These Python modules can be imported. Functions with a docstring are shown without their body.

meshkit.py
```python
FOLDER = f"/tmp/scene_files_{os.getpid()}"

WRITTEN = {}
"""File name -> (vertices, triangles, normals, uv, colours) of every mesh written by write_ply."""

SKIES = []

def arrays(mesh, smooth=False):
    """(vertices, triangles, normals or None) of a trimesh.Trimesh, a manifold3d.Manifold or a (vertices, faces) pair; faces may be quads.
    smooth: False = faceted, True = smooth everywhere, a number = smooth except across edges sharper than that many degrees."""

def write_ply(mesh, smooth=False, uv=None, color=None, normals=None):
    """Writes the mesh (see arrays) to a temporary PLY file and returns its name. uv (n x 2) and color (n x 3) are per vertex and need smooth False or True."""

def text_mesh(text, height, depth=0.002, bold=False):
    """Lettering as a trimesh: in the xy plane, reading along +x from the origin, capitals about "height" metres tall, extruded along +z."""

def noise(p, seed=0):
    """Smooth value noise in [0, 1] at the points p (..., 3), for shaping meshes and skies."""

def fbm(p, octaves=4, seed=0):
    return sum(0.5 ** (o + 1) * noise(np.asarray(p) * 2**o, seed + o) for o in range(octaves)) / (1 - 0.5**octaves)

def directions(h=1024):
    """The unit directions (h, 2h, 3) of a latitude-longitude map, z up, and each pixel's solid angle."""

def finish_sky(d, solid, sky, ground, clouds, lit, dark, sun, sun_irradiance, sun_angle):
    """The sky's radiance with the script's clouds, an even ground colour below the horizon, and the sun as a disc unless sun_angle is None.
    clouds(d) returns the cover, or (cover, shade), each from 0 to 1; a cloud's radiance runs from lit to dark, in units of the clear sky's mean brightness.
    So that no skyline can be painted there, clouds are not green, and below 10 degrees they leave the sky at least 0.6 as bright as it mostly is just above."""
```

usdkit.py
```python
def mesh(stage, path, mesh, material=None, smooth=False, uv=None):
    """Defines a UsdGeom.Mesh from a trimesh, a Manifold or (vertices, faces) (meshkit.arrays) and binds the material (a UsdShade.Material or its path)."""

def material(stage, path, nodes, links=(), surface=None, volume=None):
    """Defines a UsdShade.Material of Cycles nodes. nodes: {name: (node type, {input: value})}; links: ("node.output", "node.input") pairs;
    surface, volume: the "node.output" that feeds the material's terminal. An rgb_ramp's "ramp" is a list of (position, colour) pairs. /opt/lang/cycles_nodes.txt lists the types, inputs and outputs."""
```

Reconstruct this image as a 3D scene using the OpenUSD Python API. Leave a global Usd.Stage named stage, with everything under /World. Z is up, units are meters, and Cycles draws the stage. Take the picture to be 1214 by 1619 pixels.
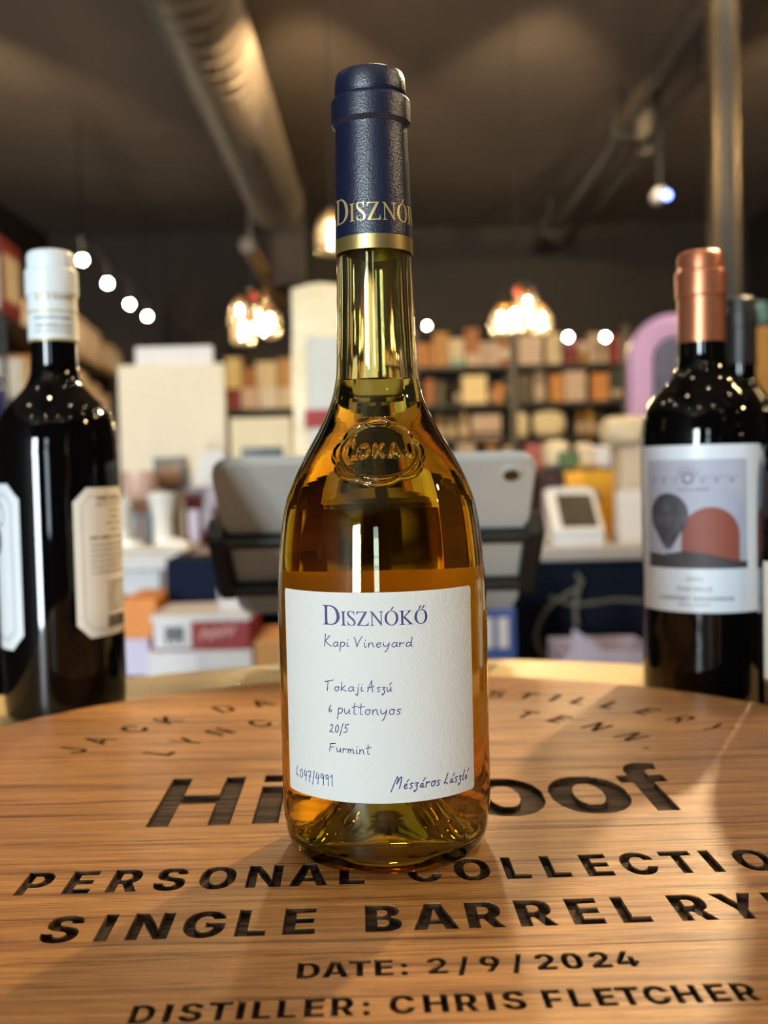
import math, random, glob
import numpy as np, trimesh, usdkit, meshkit
from pxr import Usd, UsdGeom, UsdLux, Gf, Sdf, UsdShade
from shapely.geometry import Polygon, LineString, Point, box as sbox, MultiPolygon
from shapely import affinity, union_all, box as vbox
from PIL import Image, ImageDraw, ImageFont

random.seed(7); rng = np.random.default_rng(7)
stage = Usd.Stage.CreateInMemory()
UsdGeom.Xform.Define(stage, '/World'); UsdGeom.Scope.Define(stage, '/World/Looks')

# ------------------------------------------------------------------ camera, lamps, exposure
EXPOSURE = 0.75
FPX = 1637.0                                   # focal length in pixels of a 1214 x 1619 picture
PITCH, ROLL = math.radians(2.483), 0.0235
ZT = 1.0                                       # height of the barrel head's top
CAMZ = ZT + 0.1329
F_ = np.array([0, math.cos(PITCH), -math.sin(PITCH)]); U0 = np.array([0, math.sin(PITCH), math.cos(PITCH)]); R0 = np.array([1., 0, 0])
R_ = R0*math.cos(ROLL) - U0*math.sin(ROLL); U_ = U0*math.cos(ROLL) + R0*math.sin(ROLL)
CAM = np.array([0, 0, CAMZ])
cam = UsdGeom.Camera.Define(stage, '/World/camera')
M = Gf.Matrix4d(1.0)
for i, a in enumerate((R_, U_, -F_, CAM)):
    M.SetRow(i, Gf.Vec4d(*map(float, a), 1.0 if i == 3 else 0.0))
cam.AddTransformOp().Set(M)
FOCAL = 6.86
cam.CreateFocalLengthAttr(FOCAL); cam.CreateHorizontalApertureAttr(FOCAL*1214/FPX); cam.CreateVerticalApertureAttr(FOCAL*1619/FPX)
cam.CreateFStopAttr(1.78); cam.CreateFocusDistanceAttr(0.335); cam.CreateClippingRangeAttr((0.02, 100.0))
cam.CreateExposureAttr(EXPOSURE)

def rect_light(name, loc, w, h, rx, rz, power, color):
    l = UsdLux.RectLight.Define(stage, '/World/' + name)
    l.AddTranslateOp().Set(Gf.Vec3d(*loc)); l.AddRotateXYZOp().Set(Gf.Vec3f(rx, 0, rz))
    l.CreateWidthAttr(w); l.CreateHeightAttr(h); l.CreateIntensityAttr(power); l.CreateColorAttr(Gf.Vec3f(*color))
# daylight outside the shop front behind the camera: a tall glass door and a wider window
rect_light('daylight_door', (-2.55, -4.75, 1.35), 1.1, 2.3, 90, 0, 43.0, (0.79, 0.93, 0.99))
rect_light('daylight_window', (-0.45, -4.75, 1.55), 0.55, 1.5, 90, 0, 6.0, (0.72, 0.92, 1.0))
def sphere_spot(name, loc, to, power, color, r, angle):
    l = UsdLux.SphereLight.Define(stage, '/World/' + name)
    d = np.array(to, float) - np.array(loc, float); d /= np.linalg.norm(d)
    z = -d; x = np.cross([0, 0, 1.0], z); x /= np.linalg.norm(x); y = np.cross(z, x)
    m = Gf.Matrix4d(1.0)
    for i, a in enumerate((x, y, z, loc)):
        m.SetRow(i, Gf.Vec4d(*map(float, a), 1.0 if i == 3 else 0.0))
    l.AddTransformOp().Set(m)
    l.CreateRadiusAttr(r); l.CreateIntensityAttr(power); l.CreateColorAttr(Gf.Vec3f(*color))
    s = UsdLux.ShapingAPI.Apply(l.GetPrim()); s.CreateShapingConeAngleAttr(angle); s.CreateShapingConeSoftnessAttr(0.4)
WARM = (1.0, 0.74, 0.42)
world = UsdLux.DomeLight.Define(stage, '/World/sky'); world.CreateIntensityAttr(0.02); world.CreateColorAttr(Gf.Vec3f(0.9, 0.95, 1.0))

def ray(x, y): return F_ + R_*(x-607)/FPX - U_*(y-809.5)/FPX
def at(x, y, Y):
    d = ray(x, y); return CAM + d*Y/d[1]

# ------------------------------------------------------------------ naming, things, parts
used = {}
def numbered(parent, name):
    k = parent + '/' + name; n = used.get(k, 0); used[k] = n + 1
    return k if n == 0 else '%s_%03d' % (k, n)
def tag(p, label, cat=None, group=None, kind=None):
    for k, v in (('label', label), ('category', cat), ('group', group), ('kind', kind)):
        if v: p.SetCustomDataByKey(k, v)
def thing(name, label, cat, loc=(0, 0, 0), rz=0, group=None, kind=None):
    x = UsdGeom.Xform.Define(stage, numbered('/World', name)); x.AddTranslateOp().Set(Gf.Vec3d(*map(float, loc)))
    if rz: x.AddRotateZOp().Set(rz)
    tag(x.GetPrim(), label, cat, group, kind)
    return str(x.GetPath())
def part(parent, name, mesh, mat, smooth=False, label=None, kind=None):
    p = usdkit.mesh(stage, numbered(parent, name), mesh, mat, smooth)
    if label or kind: tag(p.GetPrim(), label, None, None, kind)
    return str(p.GetPath())
def solo(name, mesh, mat, label, cat, smooth=False, group=None, kind=None):
    p = usdkit.mesh(stage, numbered('/World', name), mesh, mat, smooth); tag(p.GetPrim(), label, cat, group, kind)
def struct(name, mesh, mat, smooth=False):
    p = usdkit.mesh(stage, numbered('/World', name), mesh, mat, smooth); tag(p.GetPrim(), None, None, None, 'structure'); return str(p.GetPath())

# ------------------------------------------------------------------ materials
def lin(c):
    c = np.array(c, float)/255.0
    return tuple(np.where(c <= 0.04045, c/12.92, ((c+0.055)/1.055)**2.4))
mats = {}
def mat(name, rgb, rough=0.5, metal=0.0, var=0.12, scale=30.0, bump=0.0, spec=0.5, coat=0.0, transl=0.0, sub=None):
    if name in mats: return mats[name]
    c = np.array(lin(rgb))
    n = {'t': ('texture_coordinate', {}), 'n': ('noise_texture', {'scale': scale, 'detail': 4.0}),
         'r': ('rgb_ramp', {'ramp': [(0.25, tuple(c*(1-var))), (0.75, tuple(np.minimum(c*(1+var), 1)))]}),
         'p': ('principled_bsdf', {'roughness': rough, 'metallic': metal, 'specular_ior_level': spec, 'coat_weight': coat})}
    l = [('t.object', 'n.vector'), ('n.fac', 'r.fac'), ('r.color', 'p.base_color')]
    if bump:
        n['b'] = ('bump', {'strength': bump, 'distance': 0.001}); l += [('n.fac', 'b.height'), ('b.normal', 'p.normal')]
    mats[name] = usdkit.material(stage, '/World/Looks/' + name, n, l, surface='p.BSDF')
    return mats[name]
def emit(name, color, strength):
    if name not in mats:
        mats[name] = usdkit.material(stage, '/World/Looks/' + name, {'e': ('emission', {'color': color, 'strength': strength})}, [], surface='e.emission')
    return mats[name]
def wood(name, light, mid, dark, long=3.0, cross=55.0, rough=0.4, rot=0.0, bump=0.25, pores=0.0, spec=0.5):
    n = {'g': ('geometry', {}), 'm': ('mapping', {'rotation': (0, 0, -rot), 'scale': (long, cross, cross)}),
         'oi': ('object_info', {}), 'cx': ('combine_xyz', {'z': 0.0}), 'mu': ('math', {'math_type': 'multiply', 'value2': 40.0}),
         'ad': ('vector_math', {'math_type': 'add'}),
         'n1': ('noise_texture', {'scale': 1.0, 'detail': 5.0, 'roughness': 0.6, 'distortion': 0.4}),
         'r1': ('rgb_ramp', {'ramp': [(0.34, lin(dark)), (0.46, lin(mid)), (0.63, lin(light))]}),
         'm2': ('mapping', {'rotation': (0, 0, -rot), 'scale': (long*2.6, cross*5.5, cross*5)}),
         'n2': ('noise_texture', {'scale': 1.0, 'detail': 3.0, 'roughness': 0.65}),
         'r2': ('rgb_ramp', {'ramp': [(0.34, (0.40, 0.33, 0.26)), (0.50, (1, 1, 1))]}),
         'x': ('mix_color', {'blend_type': 'multiply', 'fac': 0.9}),
         'm3': ('mapping', {'rotation': (0, 0, -rot), 'scale': (6, 14, 14)}), 'n3': ('noise_texture', {'scale': 1.0, 'detail': 2.0}),
         'r3': ('rgb_ramp', {'ramp': [(0.3, (0.72, 0.68, 0.62)), (0.7, (1.12, 1.1, 1.05))]}),
         'x3': ('mix_color', {'blend_type': 'multiply', 'fac': 1.0}),
         'm4': ('mapping', {'rotation': (0, 0, -rot), 'scale': (long*8, cross*9, cross*9)}), 'n4': ('noise_texture', {'scale': 1.0, 'detail': 2.0, 'roughness': 0.5}),
         'r4': ('rgb_ramp', {'ramp': [(0.34, (0.34, 0.27, 0.20)), (0.43, (1, 1, 1))]}), 'x4': ('mix_color', {'blend_type': 'multiply', 'fac': pores}),
         'b': ('bump', {'strength': bump, 'distance': 0.0006}),
         'p': ('principled_bsdf', {'roughness': rough, 'specular_ior_level': spec})}
    l = [('oi.random', 'mu.value1'), ('mu.value', 'cx.x'), ('mu.value', 'cx.y'), ('g.position', 'm.vector'), ('m.vector', 'ad.vector1'), ('cx.vector', 'ad.vector2'),
         ('ad.vector', 'n1.vector'), ('n1.fac', 'r1.fac'), ('g.position', 'm2.vector'), ('m2.vector', 'n2.vector'), ('n2.fac', 'r2.fac'),
         ('r1.color', 'x.a'), ('r2.color', 'x.b'), ('g.position', 'm3.vector'), ('m3.vector', 'n3.vector'), ('n3.fac', 'r3.fac'),
         ('x.result', 'x3.a'), ('r3.color', 'x3.b'), ('g.position', 'm4.vector'), ('m4.vector', 'n4.vector'), ('n4.fac', 'r4.fac'), ('x3.result', 'x4.a'), ('r4.color', 'x4.b'), ('x4.result', 'p.base_color'), ('n2.fac', 'b.height'), ('b.normal', 'p.normal')]
    mats[name] = usdkit.material(stage, '/World/Looks/' + name, n, l, surface='p.BSDF')
    return mats[name]

# ------------------------------------------------------------------ shapes
cat = trimesh.util.concatenate
def bx(x0, x1, y0, y1, z0, z1, b=0.0):
    if b <= 0:
        m = trimesh.creation.box([x1-x0, y1-y0, z1-z0]); m.apply_translation([(x0+x1)/2, (y0+y1)/2, (z0+z1)/2]); return m
    b = min(b, (x1-x0)*.45, (y1-y0)*.45, (z1-z0)*.45); P = []
    for X, sx in ((x0, 1), (x1, -1)):
        for Y, sy in ((y0, 1), (y1, -1)):
            for Z, sz in ((z0, 1), (z1, -1)):
                P += [(X+sx*b, Y+sy*b, Z), (X+sx*b, Y, Z+sz*b), (X, Y+sy*b, Z+sz*b)]
    return trimesh.Trimesh(P).convex_hull
def lathe(prof, n=64):
    prof = np.array(prof, float); t = np.linspace(0, 2*np.pi, n, endpoint=False); k = len(prof)
    V = np.stack([np.outer(np.cos(t), prof[:, 0]), np.outer(np.sin(t), prof[:, 0]), np.outer(np.ones(n), prof[:, 1])], -1).reshape(-1, 3)
    i = np.arange(n)[:, None]; j = np.arange(k-1)[None]
    a = i*k+j; b = ((i+1) % n)*k+j; Fq = np.stack([a, b, b+1, a+1], -1).reshape(-1, 4)
    m = trimesh.Trimesh(V, np.vstack([Fq[:, [0, 1, 2]], Fq[:, [0, 2, 3]]]), process=False)
    m.merge_vertices(); m.update_faces(m.nondegenerate_faces()); m.remove_unreferenced_vertices(); return m
def smooth_prof(pts, step=0.0015):
    """Catmull-Rom through the points (r, z), resampled."""
    p = np.array(pts, float); out = []
    q = np.vstack([2*p[0]-p[1], p, 2*p[-1]-p[-2]])
    for i in range(1, len(q)-2):
        n = max(2, int(np.linalg.norm(q[i+1]-q[i])/step))
        for t in np.arange(n)/n:
            out.append(0.5*((2*q[i]) + (-q[i-1]+q[i+1])*t + (2*q[i-1]-5*q[i]+4*q[i+1]-q[i+2])*t*t + (-q[i-1]+3*q[i]-3*q[i+1]+q[i+2])*t**3))
    out.append(p[-1]); return np.array(out)
def tube(P, r, n=10):
    P = np.array(P, float); T = np.gradient(P, axis=0); T /= np.linalg.norm(T, axis=1)[:, None]
    up = np.array([0, 0, 1.0]) if abs(T[0][2]) < .9 else np.array([1.0, 0, 0]); V = []
    for p, t in zip(P, T):
        a = np.cross(t, up); a /= np.linalg.norm(a); b = np.cross(t, a)
        V += [p + r*(math.cos(x)*a + math.sin(x)*b) for x in np.arange(n)*2*np.pi/n]
    k = len(P); Fc = []
    for i in range(k-1):
        for j in range(n):
            q = (j+1) % n; Fc += [[i*n+j, i*n+q, (i+1)*n+q], [i*n+j, (i+1)*n+q, (i+1)*n+j]]
    for j in range(1, n-1):
        Fc += [[0, j+1, j], [(k-1)*n, (k-1)*n+j, (k-1)*n+j+1]]
    m = trimesh.Trimesh(V, Fc, process=False); m.fix_normals(); return m
def spline(P, n=12):
    return smooth_any(np.array(P, float), n)
def smooth_any(p, n):
    q = np.vstack([2*p[0]-p[1], p, 2*p[-1]-p[-2]]); out = []
    for i in range(1, len(q)-2):
        for t in np.arange(n)/n:
            out.append(0.5*((2*q[i]) + (-q[i-1]+q[i+1])*t + (2*q[i-1]-5*q[i]+4*q[i+1]-q[i+2])*t*t + (-q[i-1]+3*q[i]-3*q[i+1]+q[i+2])*t**3))
    out.append(p[-1]); return np.array(out)
def polys(g): return [x for x in getattr(g, 'geoms', [g]) if x.geom_type == 'Polygon' and x.area > 1e-12]
def extrude(g, z0, z1):
    out = []
    for p in polys(g):
        m = trimesh.creation.extrude_polygon(p, z1-z0, engine='earcut'); m.apply_translation([0, 0, z0]); out.append(m)
    return cat(out)
def wrap(g, R, thick=0.00006, edge=0.0015, th0=0.0, prof=None):
    """A flat outline (x along the arc, y up; metres) bent on a cylinder of radius R; angle 0 faces -y, angles grow towards +x."""
    m = extrude(g, 0, thick)
    v, f = trimesh.remesh.subdivide_to_size(m.vertices, m.faces, edge, max_iter=12)
    m = trimesh.Trimesh(v, f); v = m.vertices
    th = v[:, 0]/R + th0; r = R + v[:, 2]
    return trimesh.Trimesh(np.stack([r*np.sin(th), -r*np.cos(th), v[:, 1]], 1), m.faces, process=False)
def rrect(x0, x1, y0, y1, r, seg=6):
    return sbox(x0+r, y0+r, x1-r, y1-r).buffer(r, quad_segs=seg)
def move(m, x=0, y=0, z=0):
    m = m.copy(); m.apply_translation([x, y, z]); return m
def rot(m, deg, axis, about=(0, 0, 0)):
    m = m.copy(); m.apply_transform(trimesh.transformations.rotation_matrix(math.radians(deg), axis, about)); return m

# ------------------------------------------------------------------ lettering outlines, capitals 1 unit high
FONTS = glob.glob('/opt/blender-*/*/datafiles/fonts/')[0]
fonts, glyphs = {}, {}
def get_font(kind):
    if kind not in fonts:
        f = ImageFont.truetype(FONTS + ('NotoSansMath-Regular.woff2' if kind == 'serif' else 'Inter.woff2'), 200)
        if kind != 'serif': f.set_variation_by_axes([14, kind])
        fonts[kind] = f
    return fonts[kind]
def glyph(ch, kind=700):
    if (ch, kind) in glyphs: return glyphs[ch, kind]
    if ch == 'i' and kind == 780: g = union_all([sbox(0, 0, .17, .755), sbox(0, .84, .17, 1.02)])
    elif ch == 'I' and kind != 'serif':
        w = .10 + .16*(kind-400)/400; g = sbox(0, 0, w, 1)
    else:
        f = get_font(kind); c = chr(0x1D434 + ord(ch) - 65) if kind == 'serif' else ch
        x0, y0, x1, y1 = f.getbbox(c, anchor='ls'); im = Image.new('L', (x1-x0+8, y1-y0+8))
        ImageDraw.Draw(im).text((4-x0, 4-y0), c, 255, f, anchor='ls')
        on = np.pad(np.asarray(im) > 127, ((0, 0), (1, 1))).astype(np.int8)
        rows, st = np.nonzero(np.diff(on, axis=1) == 1); en = np.nonzero(np.diff(on, axis=1) == -1)[1]
        g = union_all(vbox(st, -rows-1, en, -rows)).buffer(0.9).buffer(-0.9).simplify(0.9)
        cap = -f.getbbox(chr(0x1D434 + 7) if kind == 'serif' else 'H', anchor='ls')[1]
        s = 1.0/cap; g = affinity.affine_transform(g, [s, 0, 0, s, (x0-4)*s, (4-y0)*s])
        if kind == 'serif': g = affinity.affine_transform(g, [1, -.27, 0, 1, 0, 0])
    a = g.bounds; g = affinity.translate(g, -a[0], 0); glyphs[ch, kind] = g
    return g
def word(text, height, kind=500, track=0.12, width=None):
    """One outline for flat print: a run of letters, baseline at y = 0, centred on x = 0."""
    x, out = 0.0, []
    for ch in text:
        if ch == ' ': x += .45; continue
        g = glyph(ch, kind); out.append(affinity.translate(g, x, 0)); x += g.bounds[2] + track
    g = union_all(out); b = g.bounds; s = height if width is None else width/(b[2]-b[0])
    return affinity.affine_transform(g, [s, 0, 0, height, -(b[0]+b[2])/2*s, 0])

# ------------------------------------------------------------------ the room
ZC = 3.45
m_ceil = mat('ceiling_paint', (128, 114, 102), .85, var=.08, scale=3)
m_wallb = mat('dark_wall_paint', (42, 35, 30), .8, var=.1, scale=4)
m_floor = mat('concrete_floor', (92, 84, 76), .45, var=.2, scale=3)
struct('floor', bx(-3.3, 3.7, -4.6, 10.4, -.1, 0), m_floor)
struct('ceiling', bx(-3.3, 3.7, -4.6, 10.4, ZC, ZC+.1), m_ceil)
struct('wall_left', bx(-3.4, -3.2, -4.6, 10.4, 0, ZC), m_wallb)
struct('wall_right', bx(3.6, 3.8, -4.6, 10.4, 0, ZC), m_wallb)
struct('wall_far', bx(-3.2, 3.6, 10.2, 10.4, 0, ZC), m_wallb)
WY = (-4.6, -4.45)
struct('wall_front', cat([bx(-3.2, -3.1, *WY, 0, ZC), bx(-2.0, -.73, *WY, 0, ZC), bx(-.17, 3.6, *WY, 0, ZC), bx(-3.1, -2.0, *WY, 2.5, ZC), bx(-.73, -.17, *WY, 0, .8), bx(-.73, -.17, *WY, 2.3, ZC), bx(-3.1, -2.0, *WY, 0, .2)]), m_wallb)
m_black = mat('black_metal', (22, 21, 20), .45, var=.1)
m_frame = mat('door_frame_paint', (40, 38, 36), .5)
struct('door_1', cat([bx(-3.1, -3.04, -4.6, -4.5, .2, 2.5), bx(-2.06, -2.0, -4.6, -4.5, .2, 2.5), bx(-2.57, -2.53, -4.6, -4.5, .2, 2.5)]), m_frame)
struct('window_1', cat([bx(-.73, -.69, -4.6, -4.5, .8, 2.3), bx(-.21, -.17, -4.6, -4.5, .8, 2.3), bx(-.69, -.21, -4.6, -4.5, 1.5, 1.54)]), m_frame)

# ------------------------------------------------------------------ barrel, round top and engraved barrel head
HC = (0.002, 0.401); HR = 0.254; YAW = math.radians(1.46)
m_table = mat('pale_polished_wood', (228, 196, 136), .38, var=.05, scale=8)
m_head = wood('oak_head', (209, 154, 88), (185, 128, 66), (122, 78, 39), long=8.0, cross=250, rot=YAW, rough=.38, pores=.8, bump=.5)
m_stave = wood('barrel_oak', (150, 100, 60), (120, 78, 44), (80, 50, 28), long=40, cross=40)
m_char = wood('charred_engraving', (98, 76, 60), (62, 45, 34), (26, 18, 13), long=14, cross=330, rot=YAW, rough=.7, spec=.2, bump=.9)
# pale round top with the whisky barrel that carries it
TR = 0.432; TZ = ZT - 0.022
tb = thing('barrel_table', 'pale polished round table top on an oak whisky barrel under the engraved head', 'table', (HC[0], HC[1], 0))
part(tb, 'table_top', lathe([(0, TZ-.03), (TR-.006, TZ-.03), (TR, TZ-.024), (TR, TZ-.007), (TR-.002, TZ-.003), (TR-.006, TZ), (0, TZ)], 160), m_table, 30)
bp = [(0, .0), (.27, 0)] + [(.27 + .06*math.sin(math.pi*z/.945), z) for z in np.linspace(0, .947, 24)] + [(.27, .947), (0, .947)]
part(tb, 'barrel_body', lathe(bp, 72), m_stave, 40)
for z in (.06, .25, .70, .88):
    r = .27 + .06*math.sin(math.pi*z/.945) + .002
    part(tb, 'hoop', lathe([(r-.004, z-.02), (r, z-.02), (r, z+.02), (r-.004, z+.02), (r-.004, z-.02)], 72), m_black, 30)

head = thing('engraved_barrelhead', 'round oak whisky barrel head with burnt engraved lettering, lying on the pale table', 'barrel head', (HC[0], HC[1], TZ), math.degrees(YAW))
HTH = ZT - TZ
letters = []
def put(ch, x, y, h, ang=0.0, kind=700, width=None, xs=1.0):
    g = glyph(ch, kind); b = g.bounds; s = h*xs if width is None else width/(b[2]-b[0])
    g = affinity.affine_transform(g, [s, 0, 0, h, -(b[0]+b[2])/2*s, 0])
    if ang: g = affinity.rotate(g, -ang, origin=(0, h/2))
    letters.append(affinity.translate(g, x, y))
mm = .001
PERS = ('PERSONALCOLLECTION', [-119.8, -105.2, -90.7, -76.1, -60.8, -45.5, -31, -17, 6.8, 22.5, 37, 50.1, 63.7, 77.6, 91.7, 102, 116, 131.5])
for ch, x in zip(*PERS): put(ch, x*mm, -75.2*mm, 18.8*mm, kind=860, xs=.66)
SING = ('SINGLEBARRELRYE', [-101.6, -88.8, -75.8, -60.1, -46.2, -32.2, -7.6, 7.6, 22.4, 37.4, 52.1, 66, 84.2, 98.4, 112.5])
for ch, x in zip(*SING): put(ch, x*mm, -109.6*mm, 18.2*mm, kind=900, xs=.72)
DATE = ('DATE:2/9/2024', [-28.2, -21.1, -14.6, -8.2, -2.8, 6, 12.9, 20.1, 27.3, 34.9, 42, 49.5, 56.6])
for ch, x in zip(*DATE): put(ch, x*mm, -135.4*mm, 9.0*mm, kind=860, xs=.78)
DIST = ('DISTILLER:CHRISFLETCHER', [-68.1, -61.9, -56.2, -49.2, -44, -38.8, -32.6, -25.9, -18.9, -13.1, -4.2, 4.1, 11.8, 17.7, 23.6, 33.2, 39.8, 46.4, 52.4, 59.2, 66.7, 74.5, 81.4])
for ch, x in zip(*DIST): put(ch, x*mm, -154.6*mm, 9.0*mm, kind=860, xs=.78)
for ch, x0, x1 in (('H', -94.9, -63.2), ('i', -55.1, -44.9), ('P', -38.5, -9), ('r', -3, 17), ('o', 28, 59.5), ('o', 62, 93.5)):
    put(ch, (x0+x1)/2*mm, -15.4*mm, 61*mm, kind=780, width=(x1-x0)*mm)
put('f', 104.5*mm, -15.4*mm, 61*mm, kind=780, width=21*mm)
A1 = ('JACKDANIELDISTILLERY', [-67.6, -60.9, -52.8, -45.3, -33.6, -26, -18.5, -13, -7.5, -1, 8.6, 14.6, 20.3, 26.3, 31.8, 37, 43.2, 50.6, 57.9, 65.3])
A2 = ('LYNCHBURGTENN.', [-65.9, -56, -46.1, -34.8, -25, -15, -5, 5, 15, 33.8, 42.8, 53.4, 64.3, 73.5])
for (t, an), cx, cy, r, h in ((A1, 6.0, 31.5, 172.4, 17), (A2, 5.0, 37.3, 125.2, 16)):
    for ch, a in zip(t, an):
        q = math.radians(a); rr = r if ch != '.' else r - 0
        put(ch, (cx + rr*math.sin(q))*mm, (cy + rr*math.cos(q))*mm - h/2*mm, h*mm, ang=a, kind=760, xs=.72)
allL = union_all(letters)
disc = Point(0, 0).buffer(HR-.0015, quad_segs=48)
DEEP = .0026
joints = [-.30, -.196, -.122, -.030, .052, .128, .203, .30]
for a, b in zip(joints, joints[1:]):
    strip = disc.intersection(sbox(-.4, a+.00025, .4, b-.00025))
    if strip.is_empty: continue
    top = extrude(strip.difference(allL), HTH-DEEP, HTH)
    low = extrude(strip, 0.0, HTH-DEEP)
    # chamfered outer rim of the plank
    rim = Point(0, 0).buffer(HR, quad_segs=48).intersection(sbox(-.4, a+.00025, .4, b-.00025)).difference(disc.buffer(-.0005))
    part(head, 'plank', cat([low, top, extrude(rim, .0015, HTH-.0016)]), m_head)
for g in letters:
    ring = g.buffer(.00012, join_style=2).difference(g.buffer(-.00030))
    part(head, 'engraved_letter', cat([extrude(g.buffer(.0001), HTH-DEEP-.0004, HTH-DEEP+.0003), extrude(ring, HTH-DEEP, HTH-.00035)]), m_char)

# ------------------------------------------------------------------ the dessert wine bottle
D = 0.3639
m_glass = usdkit.material(stage, '/World/Looks/clear_glass', {'g': ('glass_bsdf', {'color': (.965, .95, .77), 'roughness': 0.0, 'IOR': 1.5})}, [], surface='g.BSDF')
m_wine = usdkit.material(stage, '/World/Looks/amber_wine', {'g': ('glass_bsdf', {'color': (1, 1, 1), 'roughness': 0.0, 'IOR': 1.345}),
    'v': ('absorption_volume', {'color': (.970, .785, .0), 'density': 64.0})}, [], surface='g.BSDF', volume='v.volume')
outer = [(.0308, .0), (.0333, .0014), (.0353, .0055), (.0361, .0110), (.0367, .0180), (.0367, .04), (.0367, .0632), (.03665, .0857), (.0361, .0969), (.0352, .1081), (.0335, .1193), (.0305, .1282),
         (.0262, .1370), (.0210, .1459), (.0168, .1547), (.0145, .1636), (.0139, .1724), (.01355, .1855), (.0131, .206), (.0126, .225), (.0122, .244), (.0117, .263)]
po = smooth_prof(outer, .0018)
dense = []
for a, b in zip(po, po[1:]):                                        # finer rows where the seal is moulded
    n = max(1, int(np.linalg.norm(b-a)/.00042)) if .118 < a[1] < .156 else 1
    dense += [a + (b-a)*t for t in np.arange(n)/n]
po = np.array(dense + [po[-1]])
inner = [(.0336, .0120), (.0342, .0200), (.0343, .0400), (.0343, .0632), (.0342, .0850), (.0336, .0969), (.0326, .1075), (.0308, .1180), (.0276, .1265),
         (.0232, .1352), (.0180, .1440), (.0136, .1535), (.0112, .1625), (.0105, .1724), (.0100, .1855), (.0096, .206), (.0093, .263)]
pi_ = smooth_prof([(.0, .0325), (.0045, .0307), (.0095, .0242), (.0160, .0138), (.0220, .0072), (.0280, .0052), (.0318, .0075)] + inner, .0018)
punt = smooth_prof([(.0308, .0), (.0290, .0004), (.0250, .0024), (.0185, .0100), (.0130, .0180), (.0075, .0250), (.0030, .0282), (.0, .029)], .0015)
# seal relief
SZ, SU = .1383, .0000
yy, xx = np.mgrid[0:400, 0:400]
def seal_mask():
    """Height field of the moulded seal on a 36 x 36 mm square, 400 x 400."""
    U = (xx-200)*.09e-3; V = (200-yy)*.09e-3
    r = np.hypot(U/.0146, V/.0112); th = np.arctan2(V/.0112, U/.0146)
    scal = 0.97 + .10*np.abs(np.cos(4*(th)))          # scalloped outer ring, smooth inner ring
    h = np.exp(-((r-scal)/.035)**2) + .8*np.exp(-((r-.90)/.03)**2) + .25*(r < .9)
    im = Image.new('L', (400, 400)); d = ImageDraw.Draw(im); f = get_font('serif')
    text = word('TOKAJ', 1.0, 600, .36); b = text.bounds; s = .0222/(b[2]-b[0])
    for p in polys(affinity.affine_transform(text, [s, 0, 0, .0046, 0, -.0026])):
        for ringc, val in [(p.exterior, 255)] + [(q, 0) for q in p.interiors]:
            d.polygon([(200+x/.09e-3, 200-y/.09e-3) for x, y in ringc.coords], fill=val)
    a = np.asarray(im)/255.0
    k = np.array([1, 4, 6, 4, 1])/16.0
    for _ in range(2):
        a = np.apply_along_axis(lambda q: np.convolve(q, k, 'same'), 0, a); a = np.apply_along_axis(lambda q: np.convolve(q, k, 'same'), 1, a)
    return h*.0009 + a*.0011
seal = seal_mask()
th_f = np.arange(-.75, .7501, .010); th_b = np.linspace(.762, 2*np.pi-.762, 110)
TH = np.concatenate([th_f, th_b])
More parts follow.
